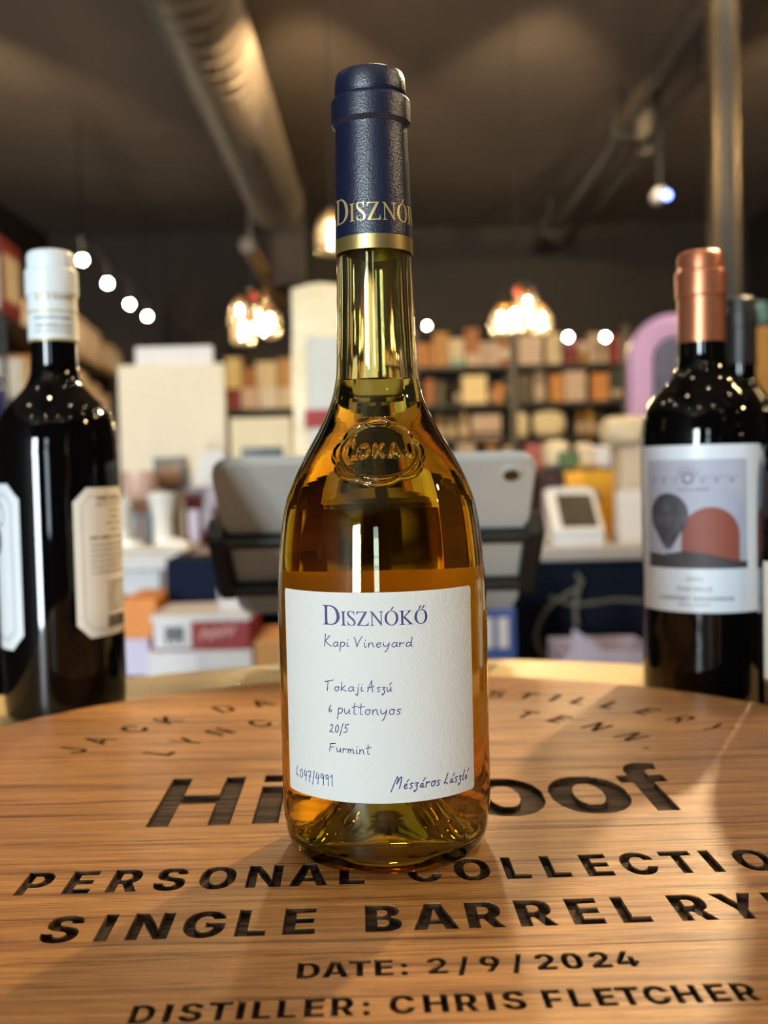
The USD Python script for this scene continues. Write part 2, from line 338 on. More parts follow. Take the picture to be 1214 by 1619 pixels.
def ring_grid(prof, TH, relief=False):
    """Surface of revolution with angle 0 at -y; rows follow the profile."""
    r = np.repeat(prof[:, 0][:, None], len(TH), 1); z = np.repeat(prof[:, 1][:, None], len(TH), 1)
    if relief:
        s = np.concatenate([[0], np.cumsum(np.linalg.norm(np.diff(prof, axis=0), axis=1))]); s0 = np.interp(SZ, prof[:, 1], s); r0 = np.interp(SZ, prof[:, 1], prof[:, 0])
        t = (TH + np.pi) % (2*np.pi) - np.pi
        U = np.clip(200 + t[None, :]*r0/.09e-3, 0, 399); V = np.clip(200 - (s[:, None]-s0)/.09e-3, 0, 399)
        i, j = np.floor(V).astype(int), np.floor(U).astype(int); i1, j1 = np.minimum(i+1, 399), np.minimum(j+1, 399); fv, fu = V-i, U-j
        i, i1 = (np.broadcast_to(q, r.shape) for q in (i, i1)); j, j1 = (np.broadcast_to(q, r.shape) for q in (j, j1))
        h = seal[i, j]*(1-fv)*(1-fu) + seal[i1, j]*fv*(1-fu) + seal[i, j1]*(1-fv)*fu + seal[i1, j1]*fv*fu
        nrm = np.gradient(prof, axis=0); nr, nz = nrm[:, 1], -nrm[:, 0]; L = np.hypot(nr, nz)
        r = r + h*(nr/L)[:, None]; z = z + h*(nz/L)[:, None]
    return np.stack([r*np.sin(TH)[None], -r*np.cos(TH)[None], z], -1)
def stitch(grids):
    G = np.concatenate(grids, 0); k, n = G.shape[:2]; i = np.arange(k-1)[:, None]; j = np.arange(n)[None]
    a = i*n+j; b = i*n+(j+1) % n; Q = np.stack([a, b, b+n, a+n], -1).reshape(-1, 4)
    m = trimesh.Trimesh(G.reshape(-1, 3), np.vstack([Q[:, [0, 1, 2]], Q[:, [0, 2, 3]]]), process=False)
    m.merge_vertices(); m.update_faces(m.nondegenerate_faces()); m.remove_unreferenced_vertices()
    if m.volume < 0: m.invert()
    return m
lip = np.array([(.0113, .2640), (.0104, .2643), (.0095, .2640)])
bottle = thing('wine_bottle', 'clear glass bottle of amber dessert wine with navy capsule and handwritten white label', 'wine bottle', (-.00135, D, ZT))
LV = .1630                                                          # wine level in the neck
body = stitch([ring_grid(punt[::-1], TH), ring_grid(po[1:], TH, True), ring_grid(lip, TH), ring_grid(pi_[::-1], TH)])
part(bottle, 'glass_body', body, m_glass, True)
keep = pi_[pi_[:, 1] < LV]
d_ = np.gradient(keep, axis=0); nn = np.stack([d_[:, 1], -d_[:, 0]], 1); nn /= np.linalg.norm(nn, axis=1)[:, None]
wl = keep + nn*.00012; wl[0, 0] = 0
wl = np.vstack([wl, [(np.interp(LV, pi_[12:, 1], pi_[12:, 0]) + .0001, LV), (.008, LV-.0004), (.004, LV-.0006), (0, LV-.0006)]])
w = lathe(wl, 128)
if w.volume < 0: w.invert()
part(bottle, 'amber_wine', w, m_wine, 40, 'amber dessert wine filling the bottle up to the neck')
# capsule
m_navy = mat('navy_capsule', (14, 22, 46), .33, metal=.0, var=.06, scale=1600, bump=.22, spec=.7)
m_gold = mat('gold_foil', (206, 176, 112), .32, metal=.9, var=.08, scale=200, bump=.1)
c_r = lambda z: np.interp(z, [.206, .2475], [.01345, .01272])
cap = [(.01345, .2114), (.01245, .2478), (.0125, .2494), (.0131, .2502), (.0137, .2510), (.0137, .2580), (.0134, .2588), (.0124, .2592), (.0118, .2600), (.0120, .2606), (.0123, .2614), (.0122, .2644), (.0120, .2664), (.0114, .2678), (.0102, .2684), (0, .2686),
       (0, .2715), (.0096, .2715), (.0118, .2695), (.0129, .2475), (.0129, .2460), (.01312, .2114), (.01345, .2114)]
capp = part(bottle, 'capsule', lathe(cap[:-7] + [(0, .2672), (.0110, .2662), (.0116, .2600), (.0122, .2475), (.01318, .2114), (.01345, .2114)], 128), m_navy, 25)
part(bottle, 'gold_band', lathe([(.01322, .2065), (.01353, .2065), (.01349, .2113), (.01318, .2113), (.01322, .2065)], 128), m_gold, 25, 'gold band at the foot of the navy capsule')
def serif_word(spec, big, small, gap):
    """Capital and small capitals in a light serif; accents drawn as slanted strokes."""
    x, out = 0, []
    for i, ch in enumerate(spec):
        base = {'Ó': 'O', 'Ő': 'O'}.get(ch, ch); h = big if i == 0 else small
        g = affinity.scale(glyph(base, 'serif'), h, h, origin=(0, 0)); g = affinity.translate(g, x - g.bounds[0], 0); b = g.bounds
        if ch in 'ÓŐ':
            m = (b[0]+b[2])/2
            for k in ((0,) if ch == 'Ó' else (-.13, .13)):
                g = g.union(LineString([(m+(k+.0)*h, 1.1*h), (m+(k+.13)*h, 1.28*h)]).buffer(.04*h))
        out.append(g); x = b[2] + gap
    return union_all(out)
m_goldprint = mat('gold_print', (214, 186, 128), .35, metal=.6, var=.05)
sw = serif_word('DISZNÓKŐ', .0085, .0060, .00055); b = sw.bounds; s = .0425/(b[2]-b[0])
sw = affinity.affine_transform(sw, [s, 0, 0, 1, -b[0]*s - .0166, .2157])
sw1 = affinity.affine_transform(sw, [1, 0, 0, 1, 0, 0])
cm = wrap(sw1, .01345, .00010, .0012)
v = np.array(cm.vertices); v[:, :2] *= ((np.interp(v[:, 2], [.2114, .2478], [.01345, .01245]) + .00003)/.01345)[:, None]; cm.vertices = v
part(capp, 'capsule_lettering', cm, m_goldprint, False, 'gold lettering printed round the capsule')
# labels
LRr = .0368
m_paper = usdkit.material(stage, '/World/Looks/label_paper', {'t': ('texture_coordinate', {}), 'n': ('noise_texture', {'scale': 900.0, 'detail': 4.0}), 'b': ('bump', {'strength': .25, 'distance': .001}),
    'p': ('principled_bsdf', {'base_color': lin((228, 229, 226)), 'roughness': .75, 'specular_ior_level': .3}), 'tr': ('translucent_bsdf', {'color': lin((232, 228, 216))}), 'm': ('mix_closure', {'fac': .3})},
    [('t.object', 'n.vector'), ('n.fac', 'b.height'), ('b.normal', 'p.normal'), ('p.BSDF', 'm.closure1'), ('tr.BSDF', 'm.closure2')], surface='m.closure')
m_ink = mat('violet_ink', (58, 52, 104), .6, var=.1)
m_inkb = mat('blue_ink', (40, 62, 128), .6, var=.1)
def label_mesh(R, u0, u1, z0, z1, rad, thick=.00012):
    return wrap(rrect(u0, u1, z0, z1, rad), R, thick, .0022)
m_backp = usdkit.material(stage, '/World/Looks/back_label_paper', {'p': ('principled_bsdf', {'base_color': lin((232, 230, 224)), 'roughness': .8}), 'tr': ('translucent_bsdf', {'color': lin((236, 230, 216))}), 'm': ('mix_closure', {'fac': .5})},
    [('p.BSDF', 'm.closure1'), ('tr.BSDF', 'm.closure2')], surface='m.closure')
lab = part(bottle, 'front_label', label_mesh(LRr, -.0398, .0338, .0253, .0932, .0012), m_paper, 30, 'white textured paper label with violet handwriting')
part(bottle, 'back_label', move(rot(label_mesh(LRr, -.040, .040, .0310, .0935, .0012), 180, [0, 0, 1]), 0, 0, 0), m_backp, 30, 'white back label seen through the wine')
# handwriting, in units of the x-height (baseline 0); each letter: width, strokes
HW = {
 'K': (1.3, ['.1,2.7 .05,1.3 0,0', '.9,2.4 .5,1.7 .08,1.25', '.08,1.25 .5,.7 1.2,.05']), 'a': (1.0, ['.85,.9 .45,1 .1,.6 .15,.1 .5,.05 .8,.5 .88,.95 .82,.3 1,.05']),
 'p': (.9, ['.15,1 .1,0 .0,-1.0', '.12,.6 .4,1 .8,.85 .75,.3 .4,0 .1,.1']), 'i': (.45, ['.1,.9 .08,.2 .2,.0 .42,.15', '.18,1.45 .22,1.55']),
 'V': (1.4, ['0,2.1 .3,1.2 .5,.0', '.5,0 .8,1.2 1.3,2.3']), 'n': (1.0, ['.05,.95 .08,0', '.08,.4 .4,.95 .7,.85 .75,.3 .95,.02']), 'e': (.9, ['.1,.5 .6,.65 .75,.9 .4,1 .08,.5 .3,.02 .85,.2']),
 'y': (1.1, ['.05,.95 .1,.35 .4,.2 .8,.5 .95,.95', '.95,.95 .85,.1 .55,-.8 .3,-1.0']), 'r': (.8, ['.05,.95 .1,0', '.1,.45 .3,.9 .5,.75 .8,.9']), 'd': (1.1, ['.8,.85 .4,.95 .1,.5 .2,.05 .6,.15 .85,.6', '1.0,2.0 .9,1 .9,.1 1.1,.05']),
 'T': (1.5, ['0,1.95 .6,2.1 1.5,2.4', '.55,2.1 .5,1 .45,0']), 'o': (.9, ['.5,.95 .15,.8 .1,.3 .4,.02 .75,.3 .7,.8 .45,.95 .9,.85']), 'k': (1.0, ['.15,2.0 .1,1 .05,0', '.75,1.2 .35,.8 .1,.55', '.1,.55 .5,.3 .95,.02']),
 'j': (.6, ['.4,.95 .4,0 .3,-.9 .0,-.6', '.45,1.4 .5,1.5']), 'A': (1.6, ['0,0 .35,1.2 .75,2.3', '.75,2.3 .85,1 1.05,0', '-.1,.8 .6,.95 1.3,1.15']), 's': (.7, ['.65,.9 .3,.95 .15,.7 .5,.4 .5,.1 .1,.02']),
 'z': (.8, ['.1,.9 .65,.9 .3,.45 .6,.3 .55,-.3 .25,-.65 .15,-.3']), 'ú': (1.0, ['.05,.95 .1,.2 .4,.05 .75,.6 .8,.95', '.8,.95 .82,.2 1,.05', '.55,1.35 .85,1.85']), 'u': (1.0, ['.05,.95 .1,.2 .4,.05 .75,.6 .8,.95', '.8,.95 .82,.2 1,.05']),
 '6': (.8, ['.5,1.6 .15,.9 .1,.3 .35,.0 .6,.25 .5,.6 .15,.5']), 't': (.8, ['.4,2.0 .35,.9 .38,.1 .7,.05', '0,1.25 .4,1.35 .95,1.5']), '2': (1.0, ['.05,1.3 .35,1.65 .65,1.3 .45,.6 .05,.05', '.05,.05 .5,.15 .9,.02']),
 '0': (.9, ['.5,1.6 .15,1.1 .15,.3 .45,.02 .75,.5 .75,1.2 .5,1.6']), '/': (.6, ['.55,1.9 .35,.7 .1,-.7']), '5': (1.0, ['.3,1.6 .2,.9', '.2,.9 .6,1 .75,.5 .45,.05 .05,.1', '.3,1.6 .6,1.6 1.0,1.75']),
 'F': (1.3, ['.15,1.7 .1,.8 .0,0', '.1,1.65 .6,1.75 1.2,1.85', '.1,.9 .5,1 .9,1.05']), 'm': (1.4, ['.05,.95 .08,0', '.08,.4 .3,.9 .5,.8 .55,.1', '.55,.4 .8,.9 1.05,.8 1.1,.2 1.35,.02']),
 'L': (1.0, ['.45,1.9 .25,.9 .0,.2', '.0,.2 .4,.3 .8,.0']), '4': (.9, ['.4,1.7 .1,.7 .8,.75', '.75,1.4 .6,.5 .5,-.4']), '7': (.8, ['.05,1.5 .7,1.6 .45,.6 .3,-.4', '.2,.65 .75,.75']), '9': (.8, ['.65,1.3 .35,1.6 .1,1.2 .3,.8 .6,1.1', '.68,1.4 .65,.5 .6,-.4']), '1': (.5, ['.05,1.2 .4,1.7', '.4,1.7 .38,.7 .35,-.4']),
 'M': (1.8, ['.0,-.5 .25,1 .5,2.2', '.5,2.2 .75,1.9 .7,.9', '.7,.9 1.1,2.0 1.35,2.1', '1.35,2.1 1.4,.9 1.35,.1']), 'é': (.8, ['.1,.4 .5,.5 .5,.85 .25,.8 .1,.3 .4,.0 .8,.2', '.45,1.2 .65,1.6']), 'á': (.9, ['.6,.7 .3,.75 .1,.3 .35,.05 .6,.5 .65,.1 .9,.1', '.5,1.2 .75,1.7']),
 'l': (.4, ['.3,1.8 .15,.9 .15,.1 .4,.05']), 'ó': (.8, ['.4,.75 .1,.4 .35,.05 .6,.4 .4,.75', '.6,1.3 .95,1.9'])}
def hand(text, x0, x1, ya, yb, xh, pen, slant=.0):
    """Handwriting from (x0, ya) to (x1, yb), in millimetres on the label."""
    x, items = 0.0, []
    for ch in text:
        if ch == ' ': x += .7; continue
        wd, st = HW[ch]
        for q in st:
            items.append(np.array([[float(v) for v in p.split(',')] for p in q.split()]) + [x, 0])
        x += wd + .22
    tot = x - .22; out = []
    for P in items:
        P = smooth_any(P, 6) if len(P) > 2 else P
        t = P[:, 0]/tot
        X = x0 + t*(x1-x0) + slant*P[:, 1]*xh; Y = ya + t*(yb-ya) + P[:, 1]*xh
        out.append(LineString(np.stack([X, Y], 1)*mm).buffer(pen*mm, quad_segs=3))
    return union_all(out).simplify(.00003)
# label print: crop pixels of the photograph's label turned into millimetres (u along the arc, z up)
PX = .0669
PR = LRr + .00010
dz = serif_word('DISZNÓKŐ', .0079, .0056, .0004); b = dz.bounds; s = .0410/(b[2]-b[0])
texts = []
def U(px, py=500):
    """Arc length in millimetres of a pixel of the label crop, on the bottle's front."""
    x = 440 + px/3.794; y = 930 + py/3.794; k = (x - (586 + (y-97)*.021))/FPX; th = 0.0
    for _ in range(30): th = math.asin(max(-1, min(1, k*(D - LRr*math.cos(th))/LRr)))
    return th*LRr*1000
def Zv(py, px=640):
    e = CAMZ - ZT; y = 930 + py/3.794; x = 440 + px/3.794; th = U(px, py)/1000/LRr
    d = ray(x, y); t = (D - LRr*math.cos(th))/d[1]
    return (e + d[2]*t)*1000
def hw(text, xa, xb, ya, yb, xh, pen=.14, slant=.06):
    return hand(text, U(xa, ya), U(xb, yb), Zv(ya, xa), Zv(yb, xb), xh*.0530, pen, slant)
u0, u1 = U(265, 160)*mm, U(895, 160)*mm; s = (u1-u0)/(b[2]-b[0])
part(lab, 'label_print', wrap(affinity.affine_transform(dz, [s, 0, 0, s, u0-b[0]*s, Zv(219, 300)*mm]), PR, .00006, .0012), m_ink, False, 'printed violet estate name heading the label')
for t_, m_ in ((hw('Kapi', 276, 424, 348, 350, 28), m_ink), (hw('Vineyard', 452, 805, 352, 348, 28), m_ink), (hw('Tokaji', 276, 510, 612, 618, 28), m_ink), (hw('Aszú', 533, 680, 622, 620, 30), m_ink), (hw('6', 297, 320, 742, 742, 26), m_ink),
               (hw('puttonyos', 352, 735, 750, 756, 34), m_ink), (hw('20/5', 302, 415, 862, 866, 30, slant=.15), m_ink), (hw('Furmint', 303, 548, 976, 996, 28), m_ink), (hw('L047/4991', 100, 322, 1122, 1176, 34, slant=.0), m_inkb), (hw('Mészáros László', 678, 1135, 1205, 1142, 34, .17, .25), m_ink)):
    part(lab, 'handwriting', wrap(t_, PR, .00006, .0012), m_)

# ------------------------------------------------------------------ the dark bottles beside it
m_dark = mat('black_bottle_glass', (6, 5, 5), .03, var=.0, spec=.42)
m_white = mat('white_capsule', (214, 222, 226), .35, var=.03)
m_copper = mat('copper_capsule', (190, 118, 84), .34, metal=.75, var=.05, scale=200)
m_blackcap = mat('black_capsule', (34, 30, 29), .4, var=.1)
m_bluecap = mat('blue_capsule', (40, 48, 110), .35, var=.1)
m_lab = mat('smooth_label_paper', (212, 218, 226), .4, var=.02)
m_warmlab = mat('cream_label_paper', (224, 218, 206), .65, var=.02)
m_print = mat('grey_print', (96, 96, 104), .6)
m_printd = mat('dark_print', (52, 52, 56), .6)
m_gprint = mat('gold_line_print', (176, 152, 74), .45, metal=.4)
def wine(label, loc, prof, neck, capm, rcap, zc, H, name='wine_bottle'):
    t = thing(name, label, 'wine bottle', loc)
    hs = [(0, .012), (prof[0][0]*.6, .003), (prof[0][0]*.86, 0)] + list(prof)
    part(t, 'bottle_body', lathe(list(smooth_prof(hs, .003)) + [(prof[-1][0], zc+.02), (0, zc+.02)], 96), m_dark, 35)
    c = [(neck, zc), (rcap-.0004, zc), (rcap-.0006, H-.030), (rcap-.0004, H-.0285), (rcap+.0005, H-.0275), (rcap+.0005, H-.013), (rcap, H-.012), (rcap-.0010, H-.0112), (rcap-.001, H-.0035), (rcap-.002, H-.0012), (rcap-.004, H), (0, H), (0, H-.006), (neck, H-.02), (neck, zc)]
    part(t, 'capsule', lathe(c, 72), capm, 28)
    return t
bord = lambda s: [(.0355, .004), (.0377, .012), (.0377, .06), (.0377, .12), (.0377, .168+s), (.0370, .180+s), (.0350, .190+s), (.0302, .1975+s), (.0235, .2045+s), (.0178, .2115+s), (.0150, .2185+s), (.0143, .229+s), (.0142, .245+s)]
# left: white capsule, octagonal labels
LB = (-.207, .661, TZ)
lb = wine('black wine bottle with white capsule and octagonal labels, left of the dessert wine', LB, bord(.0), .0143, m_white, .0157, .2385, .2955)
def octo(u0, u1, z0, z1, c):
    return Polygon([(u0+c, z0), (u1-c, z0), (u1, z0+c), (u1, z1-c), (u1-c, z1), (u0+c, z1), (u0, z1-c), (u0, z0+c)])
def ring_of(g, off, w): return g.buffer(-off, join_style=2).difference(g.buffer(-off-w, join_style=2))
RB = .0378
def lay(t, name, g, mtl, k=0, R=RB, label=None, edge=.002):
    return part(t, name, wrap(g, R + k*.00009, .00008, edge), mtl, False, label)
tb0 = math.radians(29)*RB
bk = octo(tb0, tb0+.050, .0540, .1465, .0085)
blb = lay(lb, 'back_label', bk, m_warmlab, 0, label='octagonal cream back label with small print and a barcode')
lay(blb, 'label_border', ring_of(bk, .0052, .0003), m_print, 1)
prints = []
cx0 = tb0+.028
prints += [affinity.translate(word('VINO ROSSO', .0022, 700, .2, .026), cx0, .1385), affinity.translate(word('IMBOTTIGLIATO', .0012, 500, .15, .026), cx0, .1355)]
for k, (wd, z) in enumerate(((.012, .1315), (.011, .1275), (.017, .1235), (.012, .1195))):
    prints.append(affinity.translate(word('PRODUCT OF ITALY'[:6+k*2], .0013, 600, .15, wd), cx0+.004, z))
prints.append(affinity.translate(word('RED WINE OF ITALY', .0019, 800, .15, .033), cx0-.001, .1145))
for k in range(6):
    prints.append(affinity.translate(word('Serve at room temperature with food'[k:], .0014, 500, .12, .033), cx0-.001, .1105-.0034*k))
for k in range(7):
    prints.append(affinity.translate(word('GOVERNMENT WARNING'[k % 5:], .0012, 500, .12, .022), cx0+.005, .0865-.0028*k))
lay(blb, 'label_print', union_all(prints), m_printd, 1, edge=.004)
bars, x = [], 0
for wd in [1, 2, 1, 1, 3, 1, 2, 2, 1, 1, 3, 1, 1, 2, 1, 3, 2, 1, 1, 2, 1, 1, 3, 1, 2, 1]:
    if len(bars) % 1 == 0 and (x % 1 == 0): pass
    bars.append((x, wd)); x += wd + random.choice((1, 1, 2))
bs = .021/x
lay(blb, 'barcode', union_all([sbox(cx0-.006+a*bs, .0590, cx0-.006+(a+w_)*bs, .0665) for a, w_ in bars]), m_printd, 1)
tf1 = math.radians(-21)*RB
fr = octo(tf1-.066, tf1, .0480, .1500, .0095)
flb = lay(lb, 'front_label', fr, m_lab, 0, label='octagonal white front label with a double grey border')
lay(flb, 'label_border', ring_of(fr, .0062, .0004).union(ring_of(fr, .0078, .0002)), m_print, 1)
lay(flb, 'label_emblem', affinity.translate(affinity.scale(Point(0, 0).buffer(.0055).difference(Point(0, 0).buffer(.0047)), 1, 1.3), tf1-.0195, .131), m_print, 1)
lay(flb, 'label_seal', affinity.translate(Point(0, 0).buffer(.010), tf1-.029, .1150), m_printd, 1, label='dark round seal on the front label')
# capsule print
vc = math.radians(17)*.0157
for z, h in ((.2563, .0009), (.2386, .0010)):
    part(lb, 'capsule_stripe', lathe([(.0150, z), (.01545, z), (.01545, z+h), (.0150, z+h), (.0150, z)], 72), m_gprint, 30, 'thin gold stripe on the white capsule')
part(lb, 'capsule_print', wrap(affinity.translate(word('SAVARNA', .0040, 500, .25, .026), vc+.002, .2635), .01531, .00008, .0015), m_gprint)
part(lb, 'capsule_print', wrap(affinity.translate(union_all([affinity.translate(word('DENOMINAZIONE DI ORIGINE', .0016, 600, .2, .025), 0, .0122), affinity.translate(word('CONTROLLATA', .0022, 600, .2, .024), 0, .0070), affinity.translate(word('E GARANTITA ITALIA', .0014, 600, .2, .025), 0, .0040)]), vc, .2395), .01531, .00008, .0015), m_print)
# right: copper capsule, balloon label
RBt = (.2005, .650, TZ)
rb = wine('black wine bottle with copper capsule and a hot-air balloon label, right of the dessert wine', RBt, bord(-.004), .0143, m_copper, .0151, .2275, .2835)
tv = -math.atan2(.2005, .65)                                        # where it faces the camera
def ur(px): return (tv + math.asin(max(-1, min(1, (px-1108)/95.5))))*RB
def zr(py): return .155 + (727.5-py)/1637*.6125 - .022 + .022
frb = lay(rb, 'front_label', rrect(ur(1018), ur(1192), zr(972), zr(704), .001), m_lab, 0, label='white label with a hot-air balloon and a red arch')
m_sky_p = mat('pale_grey_print', (170, 172, 188), .6, var=.06, scale=60)
m_arch_p = mat('brick_red_print', (140, 74, 60), .6, var=.06)
m_ball_p = mat('charcoal_print', (74, 74, 80), .6, var=.5, scale=140)
m_hill_p = mat('hill_print', (66, 60, 62), .6, var=.3, scale=120)
lay(frb, 'label_picture', sbox(ur(1026), zr(902), ur(1171), zr(727)), m_sky_p, 1)
au0, au1 = ur(1076), ur(1160); am = (au0+au1)/2; ar = (au1-au0)/2
lay(frb, 'label_arch', union_all([sbox(au0, zr(900), au1, zr(803)-ar), Point(am, zr(803)-ar).buffer(ar)]), m_arch_p, 2, label='brick red arch printed on the label')
hill = Polygon([(ur(1029), zr(901)), (ur(1171), zr(901)), (ur(1171), zr(891)), (ur(1150), zr(888)), (ur(1115), zr(877)), (ur(1080), zr(873)), (ur(1050), zr(880)), (ur(1029), zr(878))])
lay(frb, 'label_hills', hill, m_hill_p, 3)
bu, bz, br = ur(1056), zr(816), (ur(1084)-ur(1030))/2
ball = union_all([Point(bu, bz).buffer(br), Polygon([(bu-br*.95, bz-br*.3), (bu+br*.95, bz-br*.3), (bu+br*.15, bz-br*1.55), (bu-br*.15, bz-br*1.55)]), sbox(bu-br*.09, bz-br*2.0, bu+br*.09, bz-br*1.72)])
lay(frb, 'label_balloon', ball, m_ball_p, 3, label='charcoal hot-air balloon printed on the label')
su, sz = ur(1086), zr(757)
sun = Point(su, sz).buffer(.0035).difference(Point(su, sz).buffer(.0024))
for k in range(11):
    a = math.radians(20 + 14*k); L1 = .0085 if k % 2 else .0065
    sun = sun.union(LineString([(su+.0044*math.cos(a), sz+.0044*math.sin(a)), (su+L1*math.cos(a), sz+L1*math.sin(a))]).buffer(.00018))
sun = sun.union(sbox(ur(1036), sz+.0005, su-.0045, sz+.0008)).union(sbox(su+.0045, sz+.0005, ur(1160), sz+.0008))
lay(frb, 'label_sun', sun, m_print, 2)
for ch, px in zip('SOJURN', (1036, 1051, 1067, 1107, 1128, 1149)):
    lay(frb, 'label_letter', affinity.translate(word(ch, .0028, 500), ur(px), zr(764.5)), m_print, 2)
for tx, py, h, wd, mtl in (('CELLARS', 777, .0016, .0185, m_print), ('2021', 921, .0022, .0098, m_print), ('OAKVILLE', 937, .0023, .0205, m_print), ('CABERNET SAUVIGNON', 952.5, .0023, .046, m_printd), ('NAPA VALLEY', 961, .0015, .019, m_print)):
    lay(frb, 'label_print', affinity.translate(word(tx, h, 600, .2, wd), ur(1094), zr(py)), mtl, 2 if py < 900 else 1)
# far right: burgundy bottle cut by the frame
eb = thing('wine_bottle', 'wine bottle with plain cream label at the right edge of the photo', 'wine bottle', (.2475, .566, TZ))
part(eb, 'bottle_body', lathe(list(smooth_prof([(0, .012), (.024, .003), (.036, 0), (.0395, .004), (.041, .012), (.041, .06), (.041, .135), (.0385, .160), (.032, .180), (.024, .200), (.0178, .222), (.0150, .245), (.0143, .27)], .003)) + [(.0143, .29), (0, .29)], 96), m_dark, 35)
part(eb, 'capsule', lathe([(.0143, .215), (.0165, .225), (.0155, .26), (.0160, .262), (.0160, .275), (.0150, .277), (.0150, .294), (0, .295)], 72), m_blackcap, 28)
feb = part(eb, 'front_label', wrap(rrect(-.062, .004, .034, .099, .001), .0411, .00008, .002), m_warmlab, False)
part(feb, 'label_picture', wrap(sbox(-.0455, .078, -.020, .090), .04119, .00006, .002), m_printd, False)
part(feb, 'label_band', wrap(sbox(-.062, .032, .004, .0345), .04119, .00006, .002), mat('bronze_band', (120, 84, 50), .5), False)
part(feb, 'label_print', wrap(affinity.translate(word('ESTATE', .004, 500, .3, .03), -.030, .062), .04119, .00006, .002), m_print)

# dark side tables that carry the bottles standing behind the barrel
m_dkwood = mat('dark_table_wood', (18, 15, 13), .6, var=.2, scale=40)
def side_table(label, x0, x1, y0, y1, z):
    t = thing('side_table', label, 'table', ((x0+x1)/2, (y0+y1)/2, 0)); a, b = (x1-x0)/2, (y1-y0)/2
    part(t, 'table_top', bx(-a, a, -b, b, z-.03, z, .004), m_dkwood)
    for sx in (-1, 1):
        for sy in (-1, 1):
            part(t, 'leg', bx(sx*(a-.03)-.018, sx*(a-.03)+.018, sy*(b-.03)-.018, sy*(b-.03)+.018, 0, z-.03, .003), m_dkwood)
side_table('dark side table at the left behind the white-capped bottle', -.72, -.246, .885, 1.06, .925)
side_table('dark side table at the right behind the copper-capped bottle', .303, .74, .93, 1.08, .978)
wine('dark wine bottle with black capsule, behind the copper-capped bottle', (.3455, 1.0, .978), bord(.012), .0143, m_blackcap, .0157, .245, .3085)
wine('dark wine bottle with blue capsule at the left edge of the photo', (-.361, .955, .925), bord(.004), .0143, m_bluecap, .0157, .240, .300)

# ------------------------------------------------------------------ tablet on its stand
m_alu = mat('tablet_aluminium', (172, 172, 168), .42, metal=.0, var=.03, scale=200)
m_aluedge = mat('tablet_edge', (196, 206, 214), .25, metal=.6, var=.02)
m_blk = mat('black_plastic', (26, 25, 23), .38, var=.1)
tl, tr = at(331, 733, .78), at(857, 721, .78); bl, br_ = at(372, 966, .925), at(818, 966, .925)
X = (tr-tl); Wd = np.linalg.norm(X); X = X/Wd
upv = ((tl+tr)/2 - (bl+br_)/2); Hd = np.linalg.norm(upv); Yv = upv/Hd; Yv = Yv - X*(Yv@X); Yv /= np.linalg.norm(Yv); Nv = np.cross(X, Yv)
if Nv[1] > 0: Nv = -Nv                                              # outward from the tablet's back, towards the camera
cen = (tl+tr+bl+br_)/4; Wd = .2486
TM = np.eye(4); TM[:3, 0], TM[:3, 1], TM[:3, 2], TM[:3, 3] = X, Yv, np.cross(X, Yv), 0
sgn = 1.0 if np.cross(X, Yv) @ Nv > 0 else -1.0
tab = thing('tablet_stand', 'silver tablet seen from behind in a black point-of-sale stand', 'tablet', tuple(cen))
def loc(m):
    m = m.copy()
    if sgn < 0: m.vertices[:, 2] *= -1; m.invert()
    m.apply_transform(TM); return m
plate = rrect(-Wd/2, Wd/2, -Hd/2, Hd/2, .017, 10)
part(tab, 'tablet_body', loc(cat([extrude(plate.buffer(-.0016), -.001, .0012), extrude(plate, -.006, -.001)])), m_alu, label='silver aluminium tablet back')
cu, cv = Wd/2-.0195, Hd/2-.0165
cl_ = part(tab, 'camera_lens', loc(cat([extrude(Point(cu, cv).buffer(.0078), .001, .0032)])), m_aluedge)
part(cl_, 'lens_glass', loc(extrude(Point(cu, cv-.0008).buffer(.0062), .0030, .0036)), m_dark)
for v in (.013, -.052):
    part(tab, 'cross_bar', loc(bx(-Wd/2-.004, Wd/2+.004, v-.0055, v+.0055, .001, .012, .002)), m_blk)
for s_ in (-1, 1):
    part(tab, 'side_arm', loc(cat([bx(s_*(Wd/2+.004)-.008, s_*(Wd/2+.004)+.008, -.062, .024, -.012, .012, .003)])), m_blk)
base = np.array([0, .745, TZ]); post = np.array(cen) + Nv*.004
lp = spline([base-cen+[0, 0, .008], base-cen+[0, .002, .03], np.array([0, -.03, -.035]), Nv*.012 + Yv*-.02], 8)
part(tab, 'stand_post', tube(lp, .011, 14), m_blk, 40)
part(tab, 'stand_base', move(lathe([(0, 0), (.058, 0), (.060, .002), (.059, .007), (.05, .010), (0, .011)], 48), *(base-cen)), m_blk, 30)
part(tab, 'mount_plate', loc(extrude(rrect(-.035, .035, -.06, .02, .004), .0012, .006)), m_blk)

